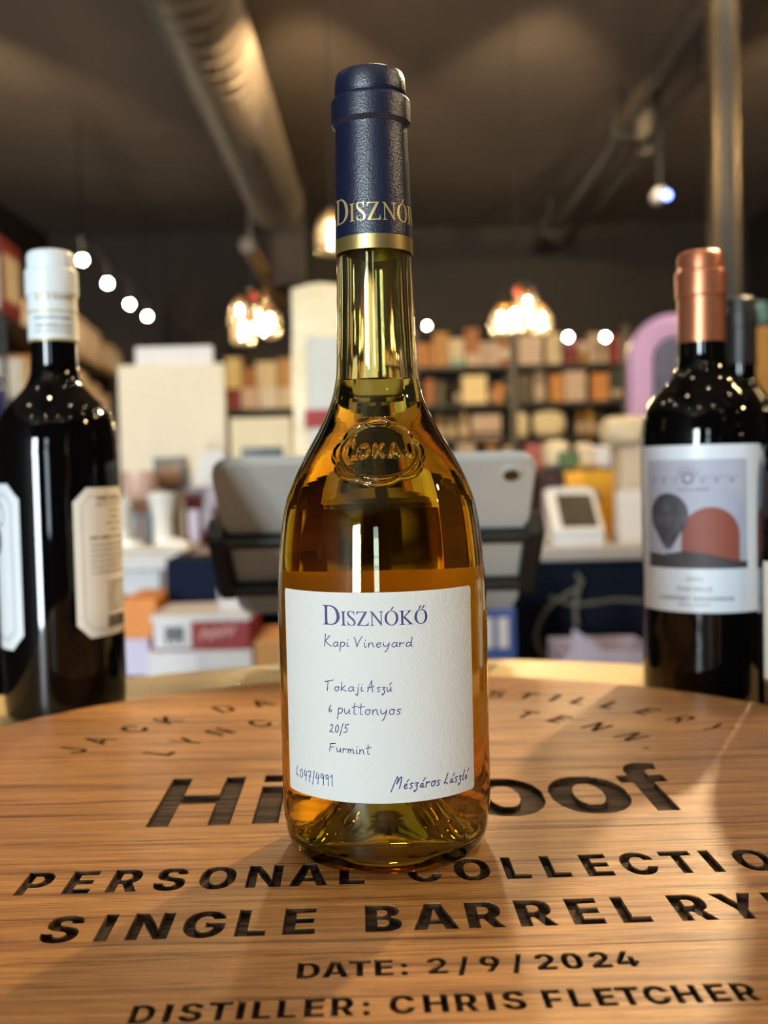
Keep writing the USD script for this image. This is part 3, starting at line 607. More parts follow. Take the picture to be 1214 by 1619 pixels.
# ------------------------------------------------------------------ back counter and what stands on it
CZ = .93
m_ctop = mat('grey_counter_top', (176, 168, 164), .35, var=.06)
m_cend = mat('mauve_panel', (150, 128, 120), .6, var=.05)
m_navyp = mat('navy_panel', (22, 28, 44), .7, var=.2, spec=.2)
ct = thing('back_counter', 'long grey-topped service counter behind the tablet', 'counter', (0, 2.5, 0))
part(ct, 'counter_top', bx(-1.5, 1.6, 0, .75, CZ-.035, CZ, .004), m_ctop)
part(ct, 'front_panel', bx(-1.45, 1.55, .22, .25, 0, CZ-.035), m_navyp, label='navy front panel')
for x in (-1.45, -.53, 1.5):
    part(ct, 'end_panel', bx(x-.06, x+.06, .03, .70, 0, CZ-.035, .003), m_cend)
def quad(x0, y0, x1, y1, Y, depth):
    """Size and place of an upright box whose front at distance Y covers this patch of the photograph."""
    a = at((x0+x1)/2, (y0+y1)/2, Y); p = at(x0, (y0+y1)/2, Y); q = at(x1, (y0+y1)/2, Y); t = at((x0+x1)/2, y0, Y); b = at((x0+x1)/2, y1, Y)
    return np.array([a[0], Y, b[2]]), q[0]-p[0], t[2]-b[2], depth
def carton(name, label, cat_, px, Y, depth, mtl, base=None, rz=0, bev=.003, group=None, **kw):
    loc, w, h, d = quad(*px, Y, depth)
    if base is not None: h += loc[2]-base; loc[2] = base
    t = thing(name, label, cat_, loc, rz, group)
    part(t, 'box_body', bx(-w/2, w/2, 0, d, 0, h, bev), mtl)
    return t, w, h, d
m_board = mat('cream_board', (226, 212, 188), .7, var=.04)
m_cream = mat('cream_card', (222, 204, 170), .7, var=.06)
m_kraft = mat('kraft_card', (196, 140, 82), .75, var=.1)
m_orange = mat('orange_card', (224, 140, 66), .65, var=.06)
m_red = mat('red_card', (150, 44, 40), .6, var=.08)
m_wcard = mat('white_card', (216, 212, 212), .6, var=.04)
m_bluec = mat('blue_card', (60, 84, 150), .6, var=.1)
m_green = mat('green_card', (86, 110, 76), .65, var=.1)
m_yellow = mat('yellow_paper', (232, 170, 40), .55, var=.08)
m_lilac = mat('lilac_plastic', (196, 186, 210), .5, var=.04)
m_ceramic = mat('white_ceramic', (226, 222, 216), .12, var=.03)
m_dred = mat('dark_red_glass', (84, 20, 16), .2, var=.2)
bd, w, h, d = carton('display_board', 'large cream display board propped up on the counter', 'board', (190, 576, 358, 862), 2.98, .03, m_board, CZ)
part(bd, 'header_sheet', bx(-w/2+.045, w/2-.035, .031, .04, h-.05, h+.055, .002), m_wcard)
m_pic = mat('dim_picture_print', (150, 110, 74), .5, var=.7, scale=18)
loc_, w, h, d = quad(243, 723, 290, 773, 2.94, .03)
fp = thing('picture_frame', 'small dark framed picture in front of the display board', 'picture frame', loc_)
part(fp, 'frame', cat([bx(-w/2, w/2, 0, .02, 0, .008), bx(-w/2, w/2, 0, .02, h-.008, h), bx(-w/2, -w/2+.008, 0, .02, 0, h), bx(w/2-.008, w/2, 0, .02, 0, h)]), m_blk)
part(fp, 'picture', bx(-w/2+.006, w/2-.006, .008, .02, .006, h-.006), m_pic)
part(fp, 'easel_foot', bx(-.012, .012, .012, .03, CZ-loc_[2], .01), m_blk)
def boot(label, px, Y, flip=1):
    p = at(px[0], px[1], Y); s = (at(px[0], px[2], Y)[2]-CZ)
    pts = [((0, 0, .02), .17), ((0, 0, .28), .15), ((0, 0, .62), .17), ((0, 0, .98), .21)]
    rr = []
    import manifold3d as mf
    def ball(c, r): return mf.Manifold.sphere(r*s, 20).translate([c[0]*s, c[1]*s, c[2]*s])
    leg = mf.Manifold.batch_hull([ball((0, 0, .15), .15), ball((0, 0, .5), .145)]) + mf.Manifold.batch_hull([ball((0, 0, .5), .145), ball((0, 0, .80), .20)])
    foot = mf.Manifold.batch_hull([ball((0, 0, .14), .14), ball((flip*.34, -.1, .09), .09)])
    b_ = (leg + foot)
    b_ = b_.trim_by_plane([0, 0, 1], 0.0).trim_by_plane([0, 0, -1], -.90*s) - mf.Manifold.cylinder(.3*s, .12*s, .17*s, 24).translate([0, 0, .66*s])
    t = thing('ceramic_boot', label, 'boot', (p[0], Y, CZ)); part(t, 'boot_shell', b_, m_ceramic, 40)
    part(t, 'cuff', move(lathe([(.175*s, .80*s), (.215*s, .80*s), (.222*s, .90*s), (.18*s, .90*s), (.175*s, .80*s)], 28)), m_ceramic, 40)
boot('white ceramic boot ornament on the counter, nearer the tablet', (258, 860, 768), 2.62)
boot('white ceramic boot ornament beside the left bottle, half hidden', (193, 860, 780), 2.66)
gob = thing('goblet', 'dusky pink stemmed goblet between the two white boots', 'goblet', tuple(at(222, 800, 2.78)*[1, 1, 0] + [0, 0, CZ]))
gz = at(222, 745, 2.78)[2]-CZ
part(gob, 'bowl', lathe([(.008, gz*.45), (.03, gz*.55), (.045, gz*.75), (.047, gz), (.044, gz), (.042, gz*.76), (.028, gz*.58), (0, gz*.5)], 32), mat('dusky_pink_glass', (206, 170, 156), .25), 40)
part(gob, 'stem', lathe([(0, 0), (.036, 0), (.035, .004), (.007, .01), (.006, gz*.45), (0, gz*.46)], 32), mats['dusky_pink_glass'], 40)
carton('box', 'small black box on the counter behind the white boots', 'box', (208, 803, 240, 850), 2.86, .08, m_blk, CZ)
v, w, h, d = carton('gift_box', 'dark red gift box on the counter beside the tablet', 'gift box', (292, 770, 352, 858), 2.80, .08, m_dred, CZ)
jar = thing('candle', 'lilac cylinder candle in front of the dark red gift box', 'candle', tuple(at(308, 855, 2.66)*[1, 1, 0] + [0, 0, CZ]))
jh = at(308, 806, 2.66)[2]-CZ
part(jar, 'candle_body', lathe([(0, 0), (.013, 0), (.014, .003), (.014, jh-.002), (.012, jh), (0, jh-.003)], 28), m_lilac, 40); part(jar, 'wick', tube([[0, 0, jh-.004], [.001, 0, jh+.008]], .0008, 6), m_blk)
def bag(label, px, Y, depth, mtl, base, lean=0, name='paper_bag', catg='bag', patch=None):
    loc, w, h, d = quad(*px, Y, depth); h += loc[2]-base; loc[2] = base
    t = thing(name, label, catg, loc)
    v = []
    for k, z in enumerate(np.linspace(0, h, 6)):
        f = 1 + .03*math.sin(k*1.7); e = d*(1-.55*(z/h)**2)
        v += [(-w/2*f+lean*z, (d-e)/2, z), (w/2*f+lean*z, (d-e)/2, z + (.02*h if k == 5 else 0)), (w/2*f+lean*z, (d+e)/2, z), (-w/2*f+lean*z, (d+e)/2, z - (.02*h if k == 5 else 0))]
    F = []
    for k in range(5):
        for j in range(4):
            a, b = k*4+j, k*4+(j+1) % 4; F += [[a, b, b+4], [a, b+4, a+4]]
    F += [[0, 2, 1], [0, 3, 2], [20, 21, 22], [20, 22, 23]]
    m = trimesh.Trimesh(v, F, process=False); m.fix_normals(); part(t, 'bag_body', m, mtl)
    for y_ in (.3, .7):
        part(t, 'bag_handle', tube(spline([(-w*.2+lean*h, d*y_, h-.004), (-w*.18+lean*h, d*y_, h+h*.10), (w*.18+lean*h, d*y_, h+h*.10), (w*.2+lean*h, d*y_, h-.004)], 5), .0016, 6), mtl, 40)
    if patch: part(t, 'bag_patch', extrude_front(Point(0, h*.6).buffer(w*.16), d*.02), patch)
    return t
def extrude_front(g, y):
    m = extrude(g, 0, .001); m.vertices = np.stack([m.vertices[:, 0], -m.vertices[:, 2]+y+.006, m.vertices[:, 1]], 1); m.invert(); return m
bag('white paper bag leaning over the dark red gift box', (300, 716, 340, 862), 2.94, .02, m_wcard, CZ, .12)
for k, (c, dz_) in enumerate((((206, 198, 186), 0), ((150, 150, 166), .006), ((222, 206, 180), .012))):
    p = at(235, 862, 2.55)
    solo('magazine', move(rot(bx(-.10, .10, -.003, .11, dz_, dz_+.0055), (-4, 5, -1)[k], [0, 0, 1]), p[0]-.02+.01*k, 2.51+.012*k, CZ), mat('magazine_cover_%d' % k, c, .4, var=.15, scale=40), 'pale grey' and ('lowest, grey-beige magazine of the stack before the boots', 'middle, blue-grey magazine of the stack before the boots', 'topmost, cream magazine of the stack before the boots')[k], 'magazine')
t, w, h, d = carton('cash_register', 'cream cash register with a dark screen behind the tablet', 'cash register', (366, 660, 462, 862), 2.95, .16, m_cream, CZ)
part(t, 'screen', bx(-w*.32, w*.36, -.006, .002, h*.60, h*.76, .002), mat('dark_screen', (62, 64, 68), .2)); part(t, 'ledge', bx(-w*.5, w*.5, -.02, .0, h*.46, h*.5), m_cream)
# tall wrapped parcel
loc_, w, h, d = quad(463, 452, 602, 862, 2.7, .16); h += loc_[2]-CZ; loc_[2] = CZ
wp = thing('wrapped_parcel', 'tall pale parcel in clear wrap with a red band, left of the bottle neck', 'parcel', loc_)
g = []
nx, nz = 9, 16
for k in range(nz):
    z = h*.985*k/(nz-1)
    for j in range(24):
        a = 2*math.pi*j/24; cx_, sy_ = math.cos(a), math.sin(a); q = max(abs(cx_), abs(sy_)); f = 1 + .02*math.sin(5*a+k*1.3)
        top = (.020*math.sin(3*a+1) if k == nz-1 else 0)
        g.append((cx_/q*w/2*f*(1-.06*(k/(nz-1))**6), d/2 + sy_/q*d/2*f, z+top))
Fq = [[k*24+j, k*24+(j+1) % 24, (k+1)*24+(j+1) % 24, (k+1)*24+j] for k in range(nz-1) for j in range(24)]
tri = [[a, b, c] for a, b, c, e in Fq] + [[a, c, e] for a, b, c, e in Fq] + [[0, (j+1) % 24, j] for j in range(1, 23)] + [[(nz-1)*24, (nz-1)*24+j, (nz-1)*24+j+1] for j in range(1, 23)]
m_wrap = mat('cream_wrap', (228, 212, 178), .28, var=.1, scale=25, bump=.4); m_greyp = mat('pale_grey_panel', (190, 192, 188), .3, var=.05, scale=30)
part(wp, 'parcel_body', trimesh.Trimesh(g, tri, process=False), m_wrap, 30)
part(wp, 'front_panel', bx(-w*.32, w*.10, -.012, 0, h*.32, h*.81, .004), m_greyp)
part(wp, 'red_band', bx(-w*.36, w*.40, -.014, .0, h*.455, h*.53, .003), m_red)
# right side of the counter
ter = thing('card_terminal', 'white card payment terminal with black screen right of the tablet', 'card terminal', tuple(at(912, 856, 2.55)*[1, 1, 0] + [0, 0, CZ]))
a0, b0 = (at(872, 850, 2.55)[0]-at(912, 850, 2.55)[0]), (at(952, 850, 2.55)[0]-at(912, 850, 2.55)[0]); hz = at(912, 776, 2.55)[2]-CZ
side = Polygon([(-.02, 0), (.13, 0), (.13, hz), (.105, hz*1.0), (-.02, hz*.28)])
bm = extrude(side, a0, b0); bm.vertices = bm.vertices[:, [2, 0, 1]]
part(ter, 'terminal_body', bm, mat('white_plastic', (218, 220, 224), .3, var=.02))
ang = math.degrees(math.atan2(hz*.72, .125))
sc = rot(bx(a0+.026, b0-.010, .012, .136, .0, .004, .001), ang, [1, 0, 0]); part(ter, 'screen', move(sc, 0, -.02, hz*.28), m_blk)
part(ter, 'paper_roll_cover', bx(a0+.01, b0-.01, .1, .135, hz, hz+.006, .002), mats['white_plastic'])
bag('yellow paper bag with a pale round patch on the counter', (897, 745, 979, 858), 2.85, .12, m_yellow, CZ, patch=mat('grey_patch', (170, 160, 140), .5))
rs = thing('riser_shelf', 'black riser shelf over the yellow bag', 'shelf', (0, 3.0, CZ))
q0, q1 = at(862, 742, 3.0), at(1000, 742, 3.0)
part(rs, 'shelf_board', bx(q0[0], q1[0], 0, .22, q0[2]-CZ-.012, q0[2]-CZ, .002), m_blk)
for x in (q0[0]+.01, q1[0]-.01): part(rs, 'upright', bx(x-.008, x+.008, .19, .21, 0, q0[2]-CZ-.012), m_blk)
rz_ = q0[2]
def lump(label, px, Y, depth, mtl, base, seed, name='folded_cloth', catg='cloth'):
    loc, w, h, d = quad(*px, Y, depth); h += loc[2]-base; loc[2] = base
    m = trimesh.creation.icosphere(3); v = m.vertices.copy(); v = np.sign(v)*np.abs(v)**.55
    v *= (1 + .30*(meshkit.fbm(v*1.6+seed, 3, seed)-.5))[:, None]; v = v/np.abs(v).max(0)
    v = np.stack([v[:, 0]*w/2, v[:, 1]*d/2 + d/2, (v[:, 2]+1)*h/2], 1)
    solo(name, move(trimesh.Trimesh(v, m.faces), *loc), mtl, label, catg, True)
lump('crumpled cream tissue bundle on the riser shelf, left end', (864, 694, 905, 738), 3.02, .15, m_cream, rz_, 3, 'tissue_bundle', 'tissue')
carton('box', 'small green box on the riser shelf', 'box', (884, 714, 914, 738), 3.0, .04, m_green, rz_)
carton('box', 'cream box with rounded edges on the riser shelf, beside the green box', 'box', (916, 700, 938, 738), 3.02, .1, m_cream, rz_, bev=.008)
carton('box', 'white box at the right end of the riser shelf', 'box', (939, 704, 968, 738), 3.02, .1, m_wcard, rz_, bev=.006)
b2 = carton('box', 'tall beige carton on the counter behind the copper-capped bottle', 'box', (983, 705, 1024, 858), 2.74, .1, mat('beige_card', (206, 190, 168), .7, var=.08), CZ)
lump('folded cream towel pile on top of the tall beige carton', (958, 655, 1030, 703), 2.72, .13, m_cream, at(1003, 705, 2.74)[2]+.001, 5, 'towel_pile', 'towel')
carton('box', 'dark maroon box on the counter between the tablet and the yellow bag', 'box', (856, 748, 893, 858), 2.86, .08, mat('maroon_card', (58, 24, 28), .5, var=.2), CZ)
bag('white leaning paper bag right of the card terminal', (978, 776, 1024, 858), 2.6, .06, m_wcard, CZ)
# arch sign
m_lil = mat('lilac_acrylic', (186, 150, 186), .4, var=.06); m_pink = mat('pink_tube', (236, 190, 220), .35, var=.05); m_grey = mat('slate_card', (96, 92, 108), .6, var=.3, scale=20)
loc_, w, h, d = quad(995, 495, 1140, 858, 2.95, .03); h += loc_[2]-CZ; loc_[2] = CZ
sg = thing('arch_sign', 'lilac arched sign with pink rings behind the copper-capped bottle', 'sign', loc_)
def archp(k): 
    r = w/2*k; return union_all([sbox(-r, 0, r, h-w/2), Point(0, h-w/2).buffer(r, quad_segs=20)])
def standing(g, y0, y1):
    m = extrude(g, y0, y1); v = m.vertices.copy(); m.vertices = np.stack([v[:, 0], v[:, 2], v[:, 1]], 1); m.invert(); return m
part(sg, 'sign_panel', standing(archp(1), 0, .03), m_lil)
for k in (.84, .66): part(sg, 'ring_tube', standing(archp(k).difference(archp(k-.07)), -.010, 0), m_pink)
part(sg, 'centre_panel', standing(archp(.48), -.006, 0), m_grey)
# tall gold carton and teal bag at the right edge
t, w, h, d = carton('carton', 'tall gold carton at the right edge of the photo', 'carton', (1196, 516, 1240, 858), 2.75, .10, mat('gold_card', (168, 122, 60), .4, var=.15), CZ)
part(t, 'carton_lid', bx(-w/2-.003, w/2+.003, -.003, d+.003, h-.03, h+.001, .002), mats['gold_card'])
tealz = at(1210, 516, 2.75)[2]
lump('crumpled teal tissue parcel on top of the tall gold carton', (1166, 472, 1226, 515), 2.74, .1, mat('teal_paper', (92, 128, 124), .5, var=.15), tealz+.001, 9, 'tissue_parcel', 'parcel')

# ------------------------------------------------------------------ below the counter, in front of its panel
def stack_box(name, label, cat_, px, Y, depth, mtl, base=0.0): return carton(name, label, cat_, px, Y, depth, mtl, base)
t, w, h, d = carton('carton', 'white carton under the red-fronted carton behind the table', 'carton', (233, 1029, 399, 1062), 2.12, .2, m_wcard, 0)
part(t, 'tape', bx(-w*.04, w*.04, -.001, d+.001, h-.12, h+.001), mat('clear_tape', (200, 196, 200), .3))
zt_ = at(316, 1029, 2.12)[2]
t, w, h, d = carton('carton', 'red-fronted wine carton with a white printed panel', 'carton', (240, 973, 395, 1029), 2.12, .2, m_red, zt_)
part(t, 'white_panel', bx(-w/2+.004, -w*.10, -.002, 0, .006, h-.006), m_wcard); part(t, 'carton_lid', bx(-w/2-.001, w/2+.001, -.001, d+.001, h-.012, h+.001), m_wcard)
gl = []
for k in range(5): gl += [sbox(-w*.42+k*.008+.012, .014 + (k % 2)*.01, -w*.42+k*.008+.018, h*.7)]
part(t, 'carton_print', extrude_front(union_all(gl), -.0085), m_printd)
sq = LineString(smooth_any(np.array([(0, h*.35), (.01, h*.6), (.02, h*.35), (.03, h*.6), (.04, h*.4), (.05, h*.65), (.06, h*.45), (.07, h*.7)]), 5)).buffer(.0028)
part(t, 'carton_script', extrude_front(sq, -.0085), mat('pale_pink_print', (214, 160, 150), .6))
zr2 = zt_ + h + .001
carton('tissue_box', 'white tissue box with a green foot on the red-fronted carton', 'tissue box', (345, 925, 385, 973), 2.16, .1, m_wcard, zr2)
carton('bin', 'navy plastic bin under the counter', 'bin', (263, 884, 346, 1000), 2.34, .15, mat('navy_plastic', (20, 27, 48), .8, var=.1, spec=.1), 0)
carton('carton', 'orange carton beside the red-fronted carton', 'carton', (190, 948, 247, 1010), 2.22, .2, m_orange, at(220, 1010, 2.22)[2])
carton('carton', 'lilac-white carton under the orange carton', 'carton', (186, 1010, 236, 1062), 2.22, .22, m_lilac, 0)
solo('notice', move(bx(-.075, .075, -.003, 0, 0, .085), *(at(205, 940, 2.525))), m_wcard, 'white paper notice stuck on the mauve end of the counter', 'notice')
carton('carton', 'brown carton with orange flap right of the red-fronted carton', 'carton', (402, 1012, 452, 1062), 2.12, .2, m_kraft, 0)
t, w, h, d = carton('box', 'blue and white box under the counter right of the bottle', 'box', (740, 962, 816, 1062), 2.2, .2, m_bluec, 0)
for k in (-.2, .12): part(t, 'white_panel', bx(w*k, w*(k+.22), -.002, 0, h-.085, h-.02), m_wcard)
oc = thing('open_carton', 'open white carton on the floor right of the bottle', 'carton', tuple(at(960, 1060, 2.3)*[1, 1, 0]))
oz = at(960, 1030, 2.3)[2]
part(oc, 'carton_body', cat([bx(-.10, .11, 0, .003, 0, oz), bx(-.10, .11, .2, .203, 0, oz), bx(-.10, -.097, 0, .203, 0, oz), bx(.107, .11, 0, .203, 0, oz), bx(-.10, .11, 0, .203, 0, .003)]), m_lilac)
fl = Polygon([(-.085, oz-.02), (.02, oz-.02), (-.075, oz+.055)]); part(oc, 'flap', standing(fl, -.004, -.001), m_lilac)
m_cord = mat('beige_cord', (150, 138, 118), .5)
def cord(label, pts, Y, r=.005):
    solo('cable', tube(spline([at(x, y, Y) for x, y in pts], 10), r, 8), m_cord, label, 'cable', 40)
cord('grey-beige cable looping down the navy counter front', [(912, 906), (918, 925), (895, 940), (866, 962), (848, 1000), (856, 1032), (880, 1050), (880, 1120)], 2.66)
cord('short beige cable hanging straight inside the loop', [(922, 915), (915, 930), (910, 960), (912, 990)], 2.67, .006)
cord('beige cable running level across the navy counter front', [(868, 943), (905, 955), (945, 952), (975, 948), (1030, 950), (1080, 948)], 2.69)

# ------------------------------------------------------------------ far wall shelving
FY = 9.55
m_shelf = mat('black_shelf_board', (30, 27, 24), .5, var=.15)
sh = thing('wall_shelving', 'tall black shelving across the far wall, holding boxes and bottles', 'shelving', (0, FY, 0))
levels = {}
for nm, py in (('A', 578), ('B', 638), ('C', 694), ('E', 750)):
    levels[nm] = at(740, py, FY)[2]
xl, xr = -2.6, 3.3
for nm, z in levels.items():
    part(sh, 'shelf_board', bx((xl if nm != 'A' else .15), xr, 0, .40, z-.035, z, .003), m_shelf)
for z in (.25, .65): part(sh, 'shelf_board', bx(xl, xr, 0, .40, z-.035, z), m_shelf)
for px in (350, 470, 655, 812, 990, 1130):
    x = at(px, 640, FY)[0]; part(sh, 'upright', bx(x-.03, x+.03, -.01, .40, 0, (levels['A']+.33 if px > 600 else levels['B']+.1)), mat('grey_upright', (92, 82, 70), .5))
part(sh, 'back_panel', bx(xl, xr, .40, .42, 0, levels['A']+.2), m_wallb)
palette = {'orange': (206, 140, 72), 'tan': (186, 136, 74), 'cream': (214, 192, 152), 'brown': (170, 108, 62), 'beige': (196, 170, 142), 'pinkish white': (208, 180, 156), 'dark red': (132, 46, 44), 'gold': (156, 116, 56),
           'white': (220, 206, 186), 'red': (146, 44, 36), 'dark green': (52, 62, 50), 'olive': (96, 84, 60), 'pale yellow': (220, 196, 136), 'grey': (138, 124, 104), 'bright cream': (246, 220, 160), 'pink': (190, 110, 116), 'dark brown': (88, 60, 40)}
def shelf_box(px, lev, color, where, trim=None, kind='gift_box', depth=.16, front=.03):
    loc, w, h, d = quad(*px, FY+front, depth); base = levels[lev] if isinstance(lev, str) else lev
    top = loc[2]+h; loc[2] = base; h = max(top-base, .06)
    t = thing(kind, '%s %s %s' % (color, kind.replace('_', ' '), where), kind.replace('_', ' '), loc)
    mtl = mat('card_' + color.replace(' ', '_'), palette[color], .65, var=.1, scale=12)
    part(t, 'box_body', bx(-w/2, w/2, 0, d, 0, h, .004), mtl)
    if trim:
        tm = mat('card_' + trim[0].replace(' ', '_'), palette[trim[0]], .65, var=.1, scale=12)
        part(t, 'front_panel', bx(-w/2*.98, w/2*.98, -.004, 0, h*trim[1], h*trim[2]), tm)
    else:
        part(t, 'lid', bx(-w/2-.003, w/2+.003, -.003, d+.003, h-.025, h+.001, .002), mtl)
    return base + h
palette['teal'] = (150, 176, 156)
A = 'on the far wall\'s top shelf, '
rowA = [((661, 543, 684, 577), 'orange', 'just right of the bottle neck', None), ((686, 526, 709, 577), 'tan', 'second from the bottle neck', None), ((710, 535, 734, 577), 'cream', 'with a teal foot', ('teal', .02, .28)), ((736, 519, 757, 577), 'brown', 'tallest, left of the post', ('pinkish white', .02, .32)),
        ((758, 541, 772, 577), 'beige', 'right of the tallest brown one', None), ((774, 541, 789, 577), 'pinkish white', 'left of the grey post', None), ((790, 537, 805, 577), 'brown', 'against the grey post', ('white', .3, .62)), ((820, 530, 857, 573), 'pinkish white', 'widest, beside the post', None),
        ((864, 527, 888, 575), 'cream', 'behind the left clip lamp', None), ((890, 536, 911, 570), 'dark red', 'with a pink upper half', ('pink', .62, .98)), ((914, 540, 929, 570), 'gold', 'between the two clip lamps', ('pinkish white', .55, .98)), ((931, 527, 961, 572), 'beige', 'behind the right clip lamp', None),
        ((963, 529, 978, 570), 'red', 'near the arched sign', None), ((980, 532, 996, 571), 'beige', 'half behind the arched sign', None)]
for px, c, wh, tr_ in rowA: shelf_box(px, 'A', c, A + wh, tr_)
Bs = 'on the far wall\'s middle shelf, '
rowB = [((672, 600, 686, 634), 'brown', 'next to the bottle shoulder', None), ((690, 604, 703, 634), 'olive', 'second from the bottle shoulder', None), ((731, 594, 769, 634), 'bright cream', 'squarish and brightest', None), ((781, 607, 795, 634), 'orange', 'small, left of the grey post', None), ((796, 592, 806, 634), 'dark green', 'narrow, against the grey post', ('gold', .35, .55)),
        ((819, 592, 840, 632), 'olive', 'right of the grey post', None), ((844, 588, 862, 632), 'grey', 'with rounded pale front', ('beige', .1, .6)), ((870, 592, 891, 634), 'orange', 'left of the tall white one', None), ((893, 587, 926, 633), 'pinkish white', 'tall, between two orange ones', None), ((936, 590, 963, 634), 'orange', 'near the arched sign', None), ((966, 581, 990, 632), 'dark green', 'beside the arched sign', ('beige', .12, .32))]
for px, c, wh, tr_ in rowB: shelf_box(px, 'B', c, Bs + wh, tr_)
# left part of the middle shelf: two layers
Ls = 'left of the tall parcel, '
tops = {}
low = [((360, 608, 379, 645), 'dark red', Ls + 'lower left'), ((381, 613, 408, 645), 'pinkish white', Ls + 'lower layer second'), ((410, 613, 439, 645), 'white', Ls + 'lower layer third'), ((441, 614, 466, 645), 'cream', Ls + 'lower right')]
up = [((356, 566, 381, 608), 'pale yellow', Ls + 'upper left'), ((384, 581, 403, 612), 'brown', Ls + 'upper layer, short'), ((405, 572, 437, 612), 'cream', Ls + 'upper layer, broad'), ((440, 567, 468, 612), 'tan', Ls + 'upper right')]
tz = None
zl = at(410, 613, FY)[2]
for px, c, wh in low:
    loc, w, h, d = quad(*px, FY+.03, .2); t = thing('gift_box', c + ' gift box on the far shelf ' + wh, 'gift box', (loc[0], loc[1], levels['B'])); 
    mt_ = mat('card_' + c.replace(' ', '_'), palette[c], .65, var=.1, scale=12); part(t, 'box_body', bx(-w/2, w/2, 0, .2, 0, zl-levels['B']-.002, .004), mt_); part(t, 'lid', bx(-w/2-.002, w/2+.002, -.003, .203, zl-levels['B']-.03, zl-levels['B'], .002), mt_)
for px, c, wh in up: shelf_box(px, zl+.001, c, 'on the far shelf ' + wh)
# bottles and bundles on the lower shelf
proto = {}
def far_bottle(label, px, lev, rgb, key):
    p = at((px[0]+px[2])/2, px[3], FY+.1); q = at((px[0]+px[2])/2, px[1], FY+.1); h = q[2]-levels[lev]; r = (at(px[2], 600, FY)[0]-at(px[0], 600, FY)[0])/2
    t = thing('spirit_bottle', label, 'bottle', (p[0], FY+.12, levels[lev])); gm = mat('bottle_' + key, rgb, .15, var=.1)
    part(t, 'bottle_body', lathe([(0, 0), (r*.9, 0), (r, .008), (r, h*.55), (r*.8, h*.66), (r*.35, h*.74), (r*.32, h*.92), (0, h*.92)], 20), gm, 40)
    part(t, 'cap', lathe([(r*.33, h*.88), (r*.42, h*.88), (r*.42, h), (0, h)], 16), m_blk, 40); part(t, 'label_band', lathe([(r*1.0, h*.15), (r*1.03, h*.15), (r*1.03, h*.42), (r*1.0, h*.42), (r, h*.15)], 20), mat('card_cream', palette['cream'], .65), 40)
Cs = ' on the far wall\'s lower shelf, '
for px, rgb, key, lab_ in (((690, 648, 703, 690), (150, 118, 76), 'tan', 'tall tan bottle' + Cs + 'nearest the bottle'), ((707, 652, 721, 690), (150, 136, 104), 'grey', 'pale grey-brown bottle' + Cs + 'second from the bottle'), ((725, 643, 742, 690), (176, 150, 108), 'sand', 'sand-coloured stout bottle' + Cs + 'left of the pink-cream box'),
                           ((912, 640, 924, 690), (140, 100, 40), 'amber', 'amber bottle' + Cs + 'right of the cream bundles'), ((927, 634, 940, 690), (170, 130, 56), 'honey', 'honey-coloured bottle' + Cs + 'middle of three amber ones'), ((943, 646, 955, 690), (96, 74, 50), 'brown', 'brown bottle' + Cs + 'rightmost of three amber ones'),
                           ((719, 600, 729, 634), (98, 66, 44), 'russet', 'russet bottle on the far wall\'s middle shelf, left of the bright cream box'), ((772, 596, 780, 634), (90, 40, 28), 'wine', 'dark wine-red bottle on the far wall\'s middle shelf, right of the bright cream box')):
    far_bottle(lab_, px, 'B' if px[3] < 650 else 'C', rgb, key)
shelf_box((746, 656, 792, 692), 'C', 'pinkish white', 'on the far wall\'s lower shelf, wide and low', ('dark brown', .1, .3))
def far_lump(label, px, mtl, lev, seed): lump(label, px, FY+.06, .18, mtl, levels[lev], seed, 'wrapped_bundle', 'bundle')
m_lumpc = mat('cream_wrap_paper', (232, 214, 170), .6, var=.06)
far_lump('cream wrapped bundle on the lower shelf, left of two', (808, 650, 837, 692), m_lumpc, 'C', 11)
far_lump('larger cream wrapped bundle on the lower shelf, right of two', (843, 648, 896, 692), m_lumpc, 'C', 12)
for k, (px, c) in enumerate((((722, 698, 752, 748), 'beige'), ((768, 700, 786, 748), 'gold'), ((796, 706, 812, 748), 'cream'), ((830, 702, 856, 748), 'pink'), ((680, 706, 700, 748), 'tan'))):
    shelf_box(px, 'E', c, 'on the far wall\'s lowest visible shelf', kind='storage_tin')

# left-hand shelving that recedes along the left wall
def lp_(Y): return -1.72 - .10*(Y-5.8)
LZ = {'A': at(125, 552, 5.8)[2]}
LZ['B'] = LZ['A'] - .36; LZ['C'] = LZ['B'] - .36
ls = thing('side_shelving', 'black shelving running back along the left wall', 'shelving', (lp_(4.4), 4.4, 0))
dirx = np.array([-.10, 1.0]); angz = math.degrees(math.atan2(.10, 1.0))
def lrot(m): return rot(m, angz, [0, 0, 1])
for z in (LZ['A'], LZ['B'], LZ['C'], .5): part(ls, 'shelf_board', lrot(bx(-.28, -.017, 0, 4.2, z-.035, z, .003)), m_shelf)
for y in (0, 1.07, 2.93, 4.2): part(ls, 'upright', lrot(cat([bx(-.34, -.28, y-.02, y+.02, 0, LZ['A']-.036), bx(-.016, -.001, y-.02, y+.02, 0, LZ['A']-.036)])), m_shelf)
part(ls, 'back_panel', lrot(bx(-.36, -.34, 0, 4.2, 0, LZ['A']+.25)), m_wallb)
def side_box(Y, ln, h, z, color, label, dep=.25, kind='wine_box'):
    t = thing(kind, label, 'box', (lp_(Y), Y, z), angz); mt_ = mat('card_' + color.replace(' ', '_'), palette[color], .65, var=.1, scale=12)
    part(t, 'box_body', bx(-dep, -.02, 0, ln, 0, h, .004), mt_); part(t, 'end_label', bx(-dep+.02, -.03, -.003, .001, h*.06, h*.74), mat('card_white', palette['white'], .65, var=.1, scale=12)); part(t, 'front_label', bx(-.0205, -.016, ln*.12, ln*.88, h*.2, h*.8), mat('card_white', palette['white'], .65, var=.1, scale=12))
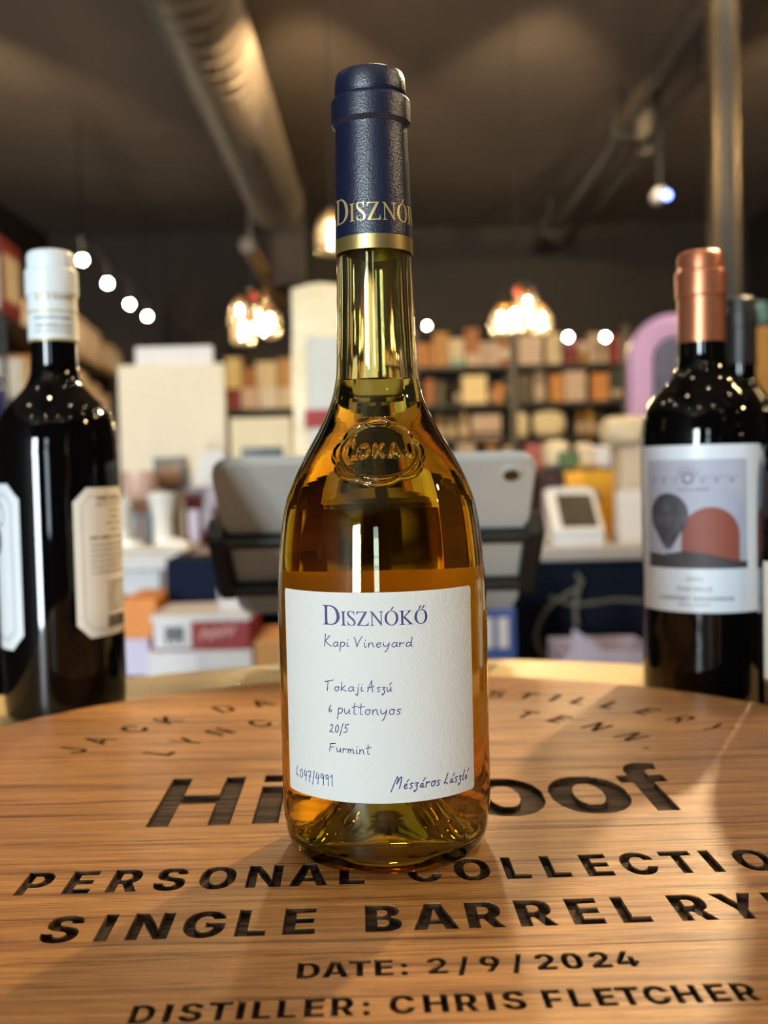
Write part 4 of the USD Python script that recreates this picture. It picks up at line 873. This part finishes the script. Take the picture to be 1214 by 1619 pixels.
Sd = ' on the left shelving\'s top board, '
for k, (Y, ln, h, c, wh) in enumerate(((4.45, .34, .33, 'dark red', 'nearest to us'), (5.62, .40, .25, 'pinkish white', 'above the white-capped bottle\'s shoulder'), (6.05, .40, .24, 'beige', 'third from us'), (6.48, .42, .23, 'pinkish white', 'fourth from us'), (6.95, .36, .20, 'tan', 'fifth from us'), (7.4, .4, .22, 'grey', 'farthest back'))):
    side_box(Y, ln, h, LZ['A']+.001, c, c + ' wine box' + Sd + wh)
for k, (Y, ln, h, c, wh) in enumerate(((4.75, .2, .2, 'white', 'nearest to us'), (5.0, .16, .24, 'orange', 'second from us'), (5.5, .12, .2, 'brown', 'third from us'), (5.86, .14, .25, 'orange', 'just right of the white capsule'), (6.12, .26, .27, 'cream', 'tall, behind the bottle neck'), (6.6, .24, .24, 'beige', 'fifth from us'), (7.0, .2, .2, 'pinkish white', 'before the display board'))):
    side_box(Y, ln, h, LZ['B']+.001, c, c + ' wine box on the left shelving\'s second board, ' + wh)
for k, (Y, c) in enumerate(((4.8, 'pale yellow'), (5.6, 'brown'), (6.4, 'dark red'), (7.1, 'cream'))):
    side_box(Y, .3, .24, LZ['C']+.001, c, c + ' wine box on the left shelving\'s third board')

# ------------------------------------------------------------------ overhead: duct, pipes, post, lamps
m_dkpipe = mat('painted_pipe', (84, 74, 64), .5, var=.1)
m_duct = mat('galvanised_duct', (122, 108, 92), .5, metal=.3, var=.15, scale=6)
du = thing('ventilation_duct', 'large spiral ventilation duct running back under the ceiling', 'duct', (-.78, 0, 3.20))
tubeP = trimesh.creation.cylinder(.2, 8.4, sections=48); tubeP = rot(tubeP, 90, [1, 0, 0]); part(du, 'duct_pipe', move(tubeP, 0, 4.0, 0), m_duct, 40)
for k in range(34):
    t_ = trimesh.creation.torus(.2, .009, 40, 6); part(du, 'duct_rib', move(rot(rot(t_, 90, [1, 0, 0]), 8, [0, 0, 1]), 0, 3.2+.15*k, 0), m_duct, 40)
part(du, 'end_box', bx(-.06, .22, 8.2, 8.6, -.62, .22, .01), m_wallb, label='dark box at the far end of the duct')
for y_ in (3.4, 6.2): part(du, 'hanger', bx(-.012, .012, y_-.012, y_+.012, .19, ZC-3.20), m_black)
wbm = thing('timber_beam', 'round soffit beam, warm light painted into its tan, running back below the duct', 'beam', (-.92, 8.75, 2.72))
part(wbm, 'beam_bar', move(rot(trimesh.creation.cylinder(.05, 2.65, sections=20), 90, [1, 0, 0]), 0, .02, 0), mat('lit_beam_tan', (226, 182, 118), .6, var=.1), 40)  # warm light falling on the beam is put into its pale tan colour
part(wbm, 'end_collar', move(rot(trimesh.creation.cylinder(.056, .05, sections=20), 90, [1, 0, 0]), 0, -1.33, 0), m_black, 30)  # dark collar added so the near end does not look bright
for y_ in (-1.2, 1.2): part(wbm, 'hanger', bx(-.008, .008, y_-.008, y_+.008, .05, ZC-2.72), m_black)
pp = thing('ceiling_pipe', 'dark pipe running back under the ceiling, right of the bottle', 'pipe', (1.52, 0, 3.20))
part(pp, 'pipe', move(rot(trimesh.creation.cylinder(.055, 10, sections=20), 90, [1, 0, 0]), 0, 5.0, 0), m_dkpipe, 40)
for y_ in (3.5, 6.5, 9.2): part(pp, 'pipe_clamp', cat([bx(-.07, .07, y_-.03, y_+.03, -.07, .07), bx(-.01, .01, y_-.01, y_+.01, .06, ZC-3.2)]), m_black)
cp = thing('conduit', 'thin conduit beside the dark ceiling pipe', 'pipe', (1.78, 0, 3.22))
part(cp, 'conduit_tube', move(rot(trimesh.creation.cylinder(.028, 10, sections=16), 90, [1, 0, 0]), 0, 5.0, 0), m_dkpipe, 40)
for y_ in (4.2, 5.6, 7.0): part(cp, 'junction_box', bx(-.05, .05, y_-.05, y_+.05, -.05, ZC-3.22), m_dkpipe)
m_steel = mat('steel_post', (70, 72, 76), .35, metal=.4, var=.06); m_litedge = mat('lit_edge_steel', (120, 110, 94), .3, metal=.8, var=.06)
p0 = at(1149, 480, 3.36)
po_ = thing('steel_post', 'square steel post from floor to ceiling at the right', 'post', (p0[0], 3.36, 0))
part(po_, 'post_shaft', bx(-.024, .024, 0, .05, .01, ZC-.012), m_steel)
for s_ in (-1, 1): part(po_, 'flange', bx(*sorted((s_*.024, s_*.042)), -.014, .06, .01, ZC-.012, .002), m_litedge, label='bright strip painting the light on the post edge')  # light along the post edges painted as strips of brighter steel
part(po_, 'top_plate', bx(-.08, .08, -.05, .10, ZC-.012, ZC), m_steel); part(po_, 'base_plate', bx(-.08, .08, -.05, .10, 0, .01), m_steel)
# security camera with a blue light
sc0 = at(1042, 310, 6.0)
sc_ = thing('security_camera', 'small white security camera with a blue light under the ceiling', 'camera', tuple(sc0))
part(sc_, 'camera_head', rot(trimesh.creation.capsule(height=.05, radius=.045, count=[20, 20]), 90, [1, 0, 0]), mats['white_plastic'], 40)
part(sc_, 'bracket', bx(-.012, .012, -.012, .012, .03, ZC-sc0[2]), m_black)
part(sc_, 'status_light', move(trimesh.creation.icosphere(2, .02), .028, -.065, -.012), emit('blue_glow', (.12, .18, 1.0), 14.0), True)

m_bulb = emit('bulb_glow', (1.0, .74, .42), 520.0)
m_jar = usdkit.material(stage, '/World/Looks/jar_glass', {'f': ('fresnel', {'IOR': 1.45}), 't': ('transparent_bsdf', {'color': (1.0, .97, .9)}), 'g': ('glossy_bsdf', {'color': (1, 1, 1), 'roughness': .12}), 'd': ('translucent_bsdf', {'color': (.95, .85, .65)}), 'm': ('mix_closure', {}), 'q': ('mix_closure', {'fac': .014})},
    [('f.fac', 'm.fac'), ('t.BSDF', 'm.closure1'), ('g.BSDF', 'm.closure2'), ('m.closure', 'q.closure1'), ('d.BSDF', 'q.closure2')], surface='q.closure')
m_brass = mat('aged_brass', (150, 104, 60), .35, metal=.8)
m_redcap = mat('red_canopy', (150, 52, 36), .4)
def chandelier(label, p, jars, lit=(1, 1, 1, 1)):
    t = thing('jar_chandelier', label, 'chandelier', tuple(p))
    part(t, 'hub', lathe([(0, -.016), (.014, -.012), (.017, .004), (.012, .018), (.005, .03), (0, .03)], 24), m_redcap, 40, 'red hub of the jar chandelier')
    part(t, 'cord', bx(-.0015, .0015, -.0015, .0015, .025, ZC-p[2]-.02), m_black)
    part(t, 'canopy', move(lathe([(0, 0), (.06, 0), (.06, -.01), (.02, -.03), (0, -.03)], 24), 0, 0, ZC-p[2]), m_black, 40)
    for k, (dx, dy, dz_) in enumerate(jars):
        part(t, 'arm', tube(spline([(0, 0, 0), (dx*.6, dy*.6, .03), (dx, dy, dz_+.075)], 6), .0032, 8), m_black, 40)
        j = lathe([(.022, .062), (.032, .055), (.043, .035), (.050, .0), (.048, -.045), (.040, -.052), (.0, -.054), (0, -.050), (.038, -.048), (.045, -.042), (.047, 0), (.040, .033), (.030, .052), (.022, .058), (.022, .062)], 28)
        J = part(t, 'jar_shade', move(j, dx, dy, dz_), m_jar, 40)
        part(J, 'socket', move(lathe([(0, .04), (.018, .04), (.024, .062), (.022, .078), (0, .08)], 18), dx, dy, dz_), m_brass, 40)
        if lit[k]: part(J, 'bulb', move(lathe([(0, -.016), (.006, -.014), (.0076, -.006), (.0076, .002), (.005, .014), (.004, .04), (0, .042)], 18), dx, dy, dz_), m_bulb, True)
    return t
CY = 4.6
def jl(hub, pts, Y=CY):
    return [tuple(at(x, y, Y+dy)-hub) for x, y, dy in pts]
h1 = at(818, 462, CY)
c1 = chandelier('jar chandelier with glowing bulbs, right of the bottle neck', h1, jl(h1, [(792, 512, -.05), (815, 506, .10), (834, 488, -.12), (856, 512, .02)]))
h2 = at(400, 468, CY)
c2 = chandelier('jar chandelier with glowing bulbs, left of the tall parcel', h2, jl(h2, [(379, 500, .05), (384, 526, -.10), (427, 514, -.05), (418, 488, .12)]), (1, 1, 1, 0))
pj = at(524, 374, 3.3)
pd = thing('jar_pendant', 'single jar pendant lamp half hidden behind the capsule', 'pendant lamp', tuple(pj))
part(pd, 'cord', bx(-.0015, .0015, -.0015, .0015, .07, ZC-pj[2]), m_black)
part(pd, 'jar_shade', lathe([(.018, .085), (.026, .07), (.046, .035), (.050, .0), (.048, -.045), (.040, -.052), (.0, -.054), (0, -.050), (.038, -.048), (.045, -.042), (.047, 0), (.042, .033), (.022, .066), (.018, .085)], 28), m_jar, 40)
part(pd, 'socket', lathe([(0, .04), (.015, .04), (.018, .085), (0, .09)], 18), m_brass, 40)
part(pd, 'bulb', lathe([(0, -.016), (.006, -.014), (.0076, -.006), (.0076, .002), (.005, .014), (.004, .04), (0, .042)], 18), m_bulb, True)
ring4 = [(-.09, 0, -.13), (.01, .10, -.12), (.10, 0, -.10), (.02, -.11, -.14)]
chandelier('jar chandelier with glowing bulbs above the frame, nearest to the barrel', (.95, 3.1, 2.86), ring4)
chandelier('jar chandelier with glowing bulbs above the frame, over the right side table', (1.7, 1.6, 2.75), ring4)
# track lamps
m_lens = emit('spot_lens_glow', (1.0, .84, .60), 170.0)
def spot(label, p, aim, railz=None, group=None, strength=None, r=.025):
    t = thing('spot_lamp', label, 'spot lamp', tuple(p), 0, group)
    d = np.array(aim, float)-np.array(p, float); d /= np.linalg.norm(d)
    T = trimesh.geometry.align_vectors([0, 0, -1], d)
    hd = lathe([(0, .12), (.03, .12), (r+.006, .10), (r+.006, -.012), (r+.001, -.012), (r+.001, 0.0), (0, 0.0)], 28); hd.apply_transform(T); part(t, 'lamp_head', hd, m_black, 30)
    le = lathe([(0, -.001), (r, -.001), (r, -.004), (0, -.004)], 28); le.apply_transform(T); part(t, 'lens', le, strength or m_lens, 30)
    if railz: part(t, 'stem', bx(-.008, .008, -.008, .008, .05, railz-p[2]-(.015 if railz < ZC else 0)), m_black)
    return t
tp = [at(130, 411, 6.9), at(170, 448, 7.8), at(205, 481, 8.75), at(233, 500, 9.45)]
rz0 = max(p[2] for p in tp) + .16
for k, p in enumerate(tp):
    spot('track spot lamp left of the parcel, ' + ('first of four, nearest', 'second of four', 'third of four', 'fourth of four, farthest')[k], p, (0, .4, 1.0), rz0)
a_, b_ = tp[0], tp[3]
rl = thing('lamp_track', 'thin black track carrying four spot lamps at the left', 'track', (0, 0, rz0))
v = b_-a_; part(rl, 'rail', tube([(a_-v*.04)*[1, 1, 0], (b_+v*.03)*[1, 1, 0]], .012, 8), mat('matt_black', (10, 9, 8), .9, spec=.1))
for s_ in (0, .98): q = (a_+v*s_)*[1, 1, 0]; part(rl, 'hanger', bx(q[0]-.003, q[0]+.003, q[1]-.003, q[1]+.003, 0, ZC-rz0), mats['matt_black'])
for label, px, py in (('clip spot lamp on the top shelf, left of the pair near the arched sign', 898, 533), ('clip spot lamp on the top shelf, right of the pair near the arched sign', 957, 533), ('clip spot lamp above the top shelf just right of the bottle neck', 675, 515)):
    p = at(px, py, FY-.28); t = spot(label, p, (0, .4, 1.0), None, r=.026 if px > 700 else .018)
    part(t, 'lamp_arm', tube(spline([(0, .08, .01), (0, .2, -.02), (0, FY-.01-p[1], levels['A']-p[2])], 6), .008, 8), m_black, 40)
# ceiling spots over and behind the barrel, above the frame
m_fill = emit('ceiling_spot_glow', (1.0, .80, .55), 330.0)
for x in (-1.5, -.5, .5, 1.5):
    for y in (-2.4, -.9, .7, 2.2):
        spot('black ceiling spot lamp above the frame, shining down', (x, y, 3.15), (x*.6, y*.6+.3, 1.0), ZC, 'ceiling spot lamps above the frame', m_fill, .018)
for x in (-2.2, -.35, .9, 2.5):
    spot('added unseen spot lamp above the frame, brightening the far shelves', (x, 4.3, 3.25), (x, 9.5, 1.9), ZC, 'added spot lamps brightening the far shelves', m_lens)
    sphere_spot('shelf_lamp_%d' % int(x*10+30), (x, 4.45, 3.2), (x, 9.5, 1.9), 2600.0, WARM, .04, 30)  # unseen lamps added to brighten the boxes on the far shelves
spot('added unseen spot lamp above the frame, brightening the left shelving', (.2, 4.2, 3.25), (-1.8, 6.4, 1.9), ZC, None, m_lens)
sphere_spot('side_shelf_lamp', (.12, 4.3, 3.18), (-1.8, 6.4, 1.9), 2800.0, WARM, .04, 28)  # unseen lamp added because the left shelving was too dark
for x, tx in ((-1.25, -.75), (1.05, .85)):
    spot('added unseen spot lamp above the frame, brightening the back counter', (x, 1.5, 3.2), (tx, 2.8, 1.1), ZC, 'added spot lamps brightening the counter', m_lens)
    sphere_spot('counter_lamp_%d' % int(x*10+30), (x, 1.62, 3.12), (tx, 2.8, 1.1), 950.0, WARM, .04, 32)  # unseen warm lamps added to lift the underlit counter and board
spot('black ceiling spot lamp above the frame, low on the right wall side', (2.3, .2, 2.45), (0, .45, 1.1), ZC, None, m_lens)
sphere_spot('right_lamp', (2.2, .2, 2.38), (0, .45, 1.1), 420.0, WARM, .05, 26)
# the two lamps that throw the long shadows towards us
sphere_spot('barrel_lamp', (1.14, 2.50, 2.60), (.02, .40, 1.0), 2600.0, WARM, .04, 30)
sphere_spot('barrel_lamp_back', (.06, 2.9, 2.6), (.0, .45, 1.0), 380.0, WARM, .05, 28)
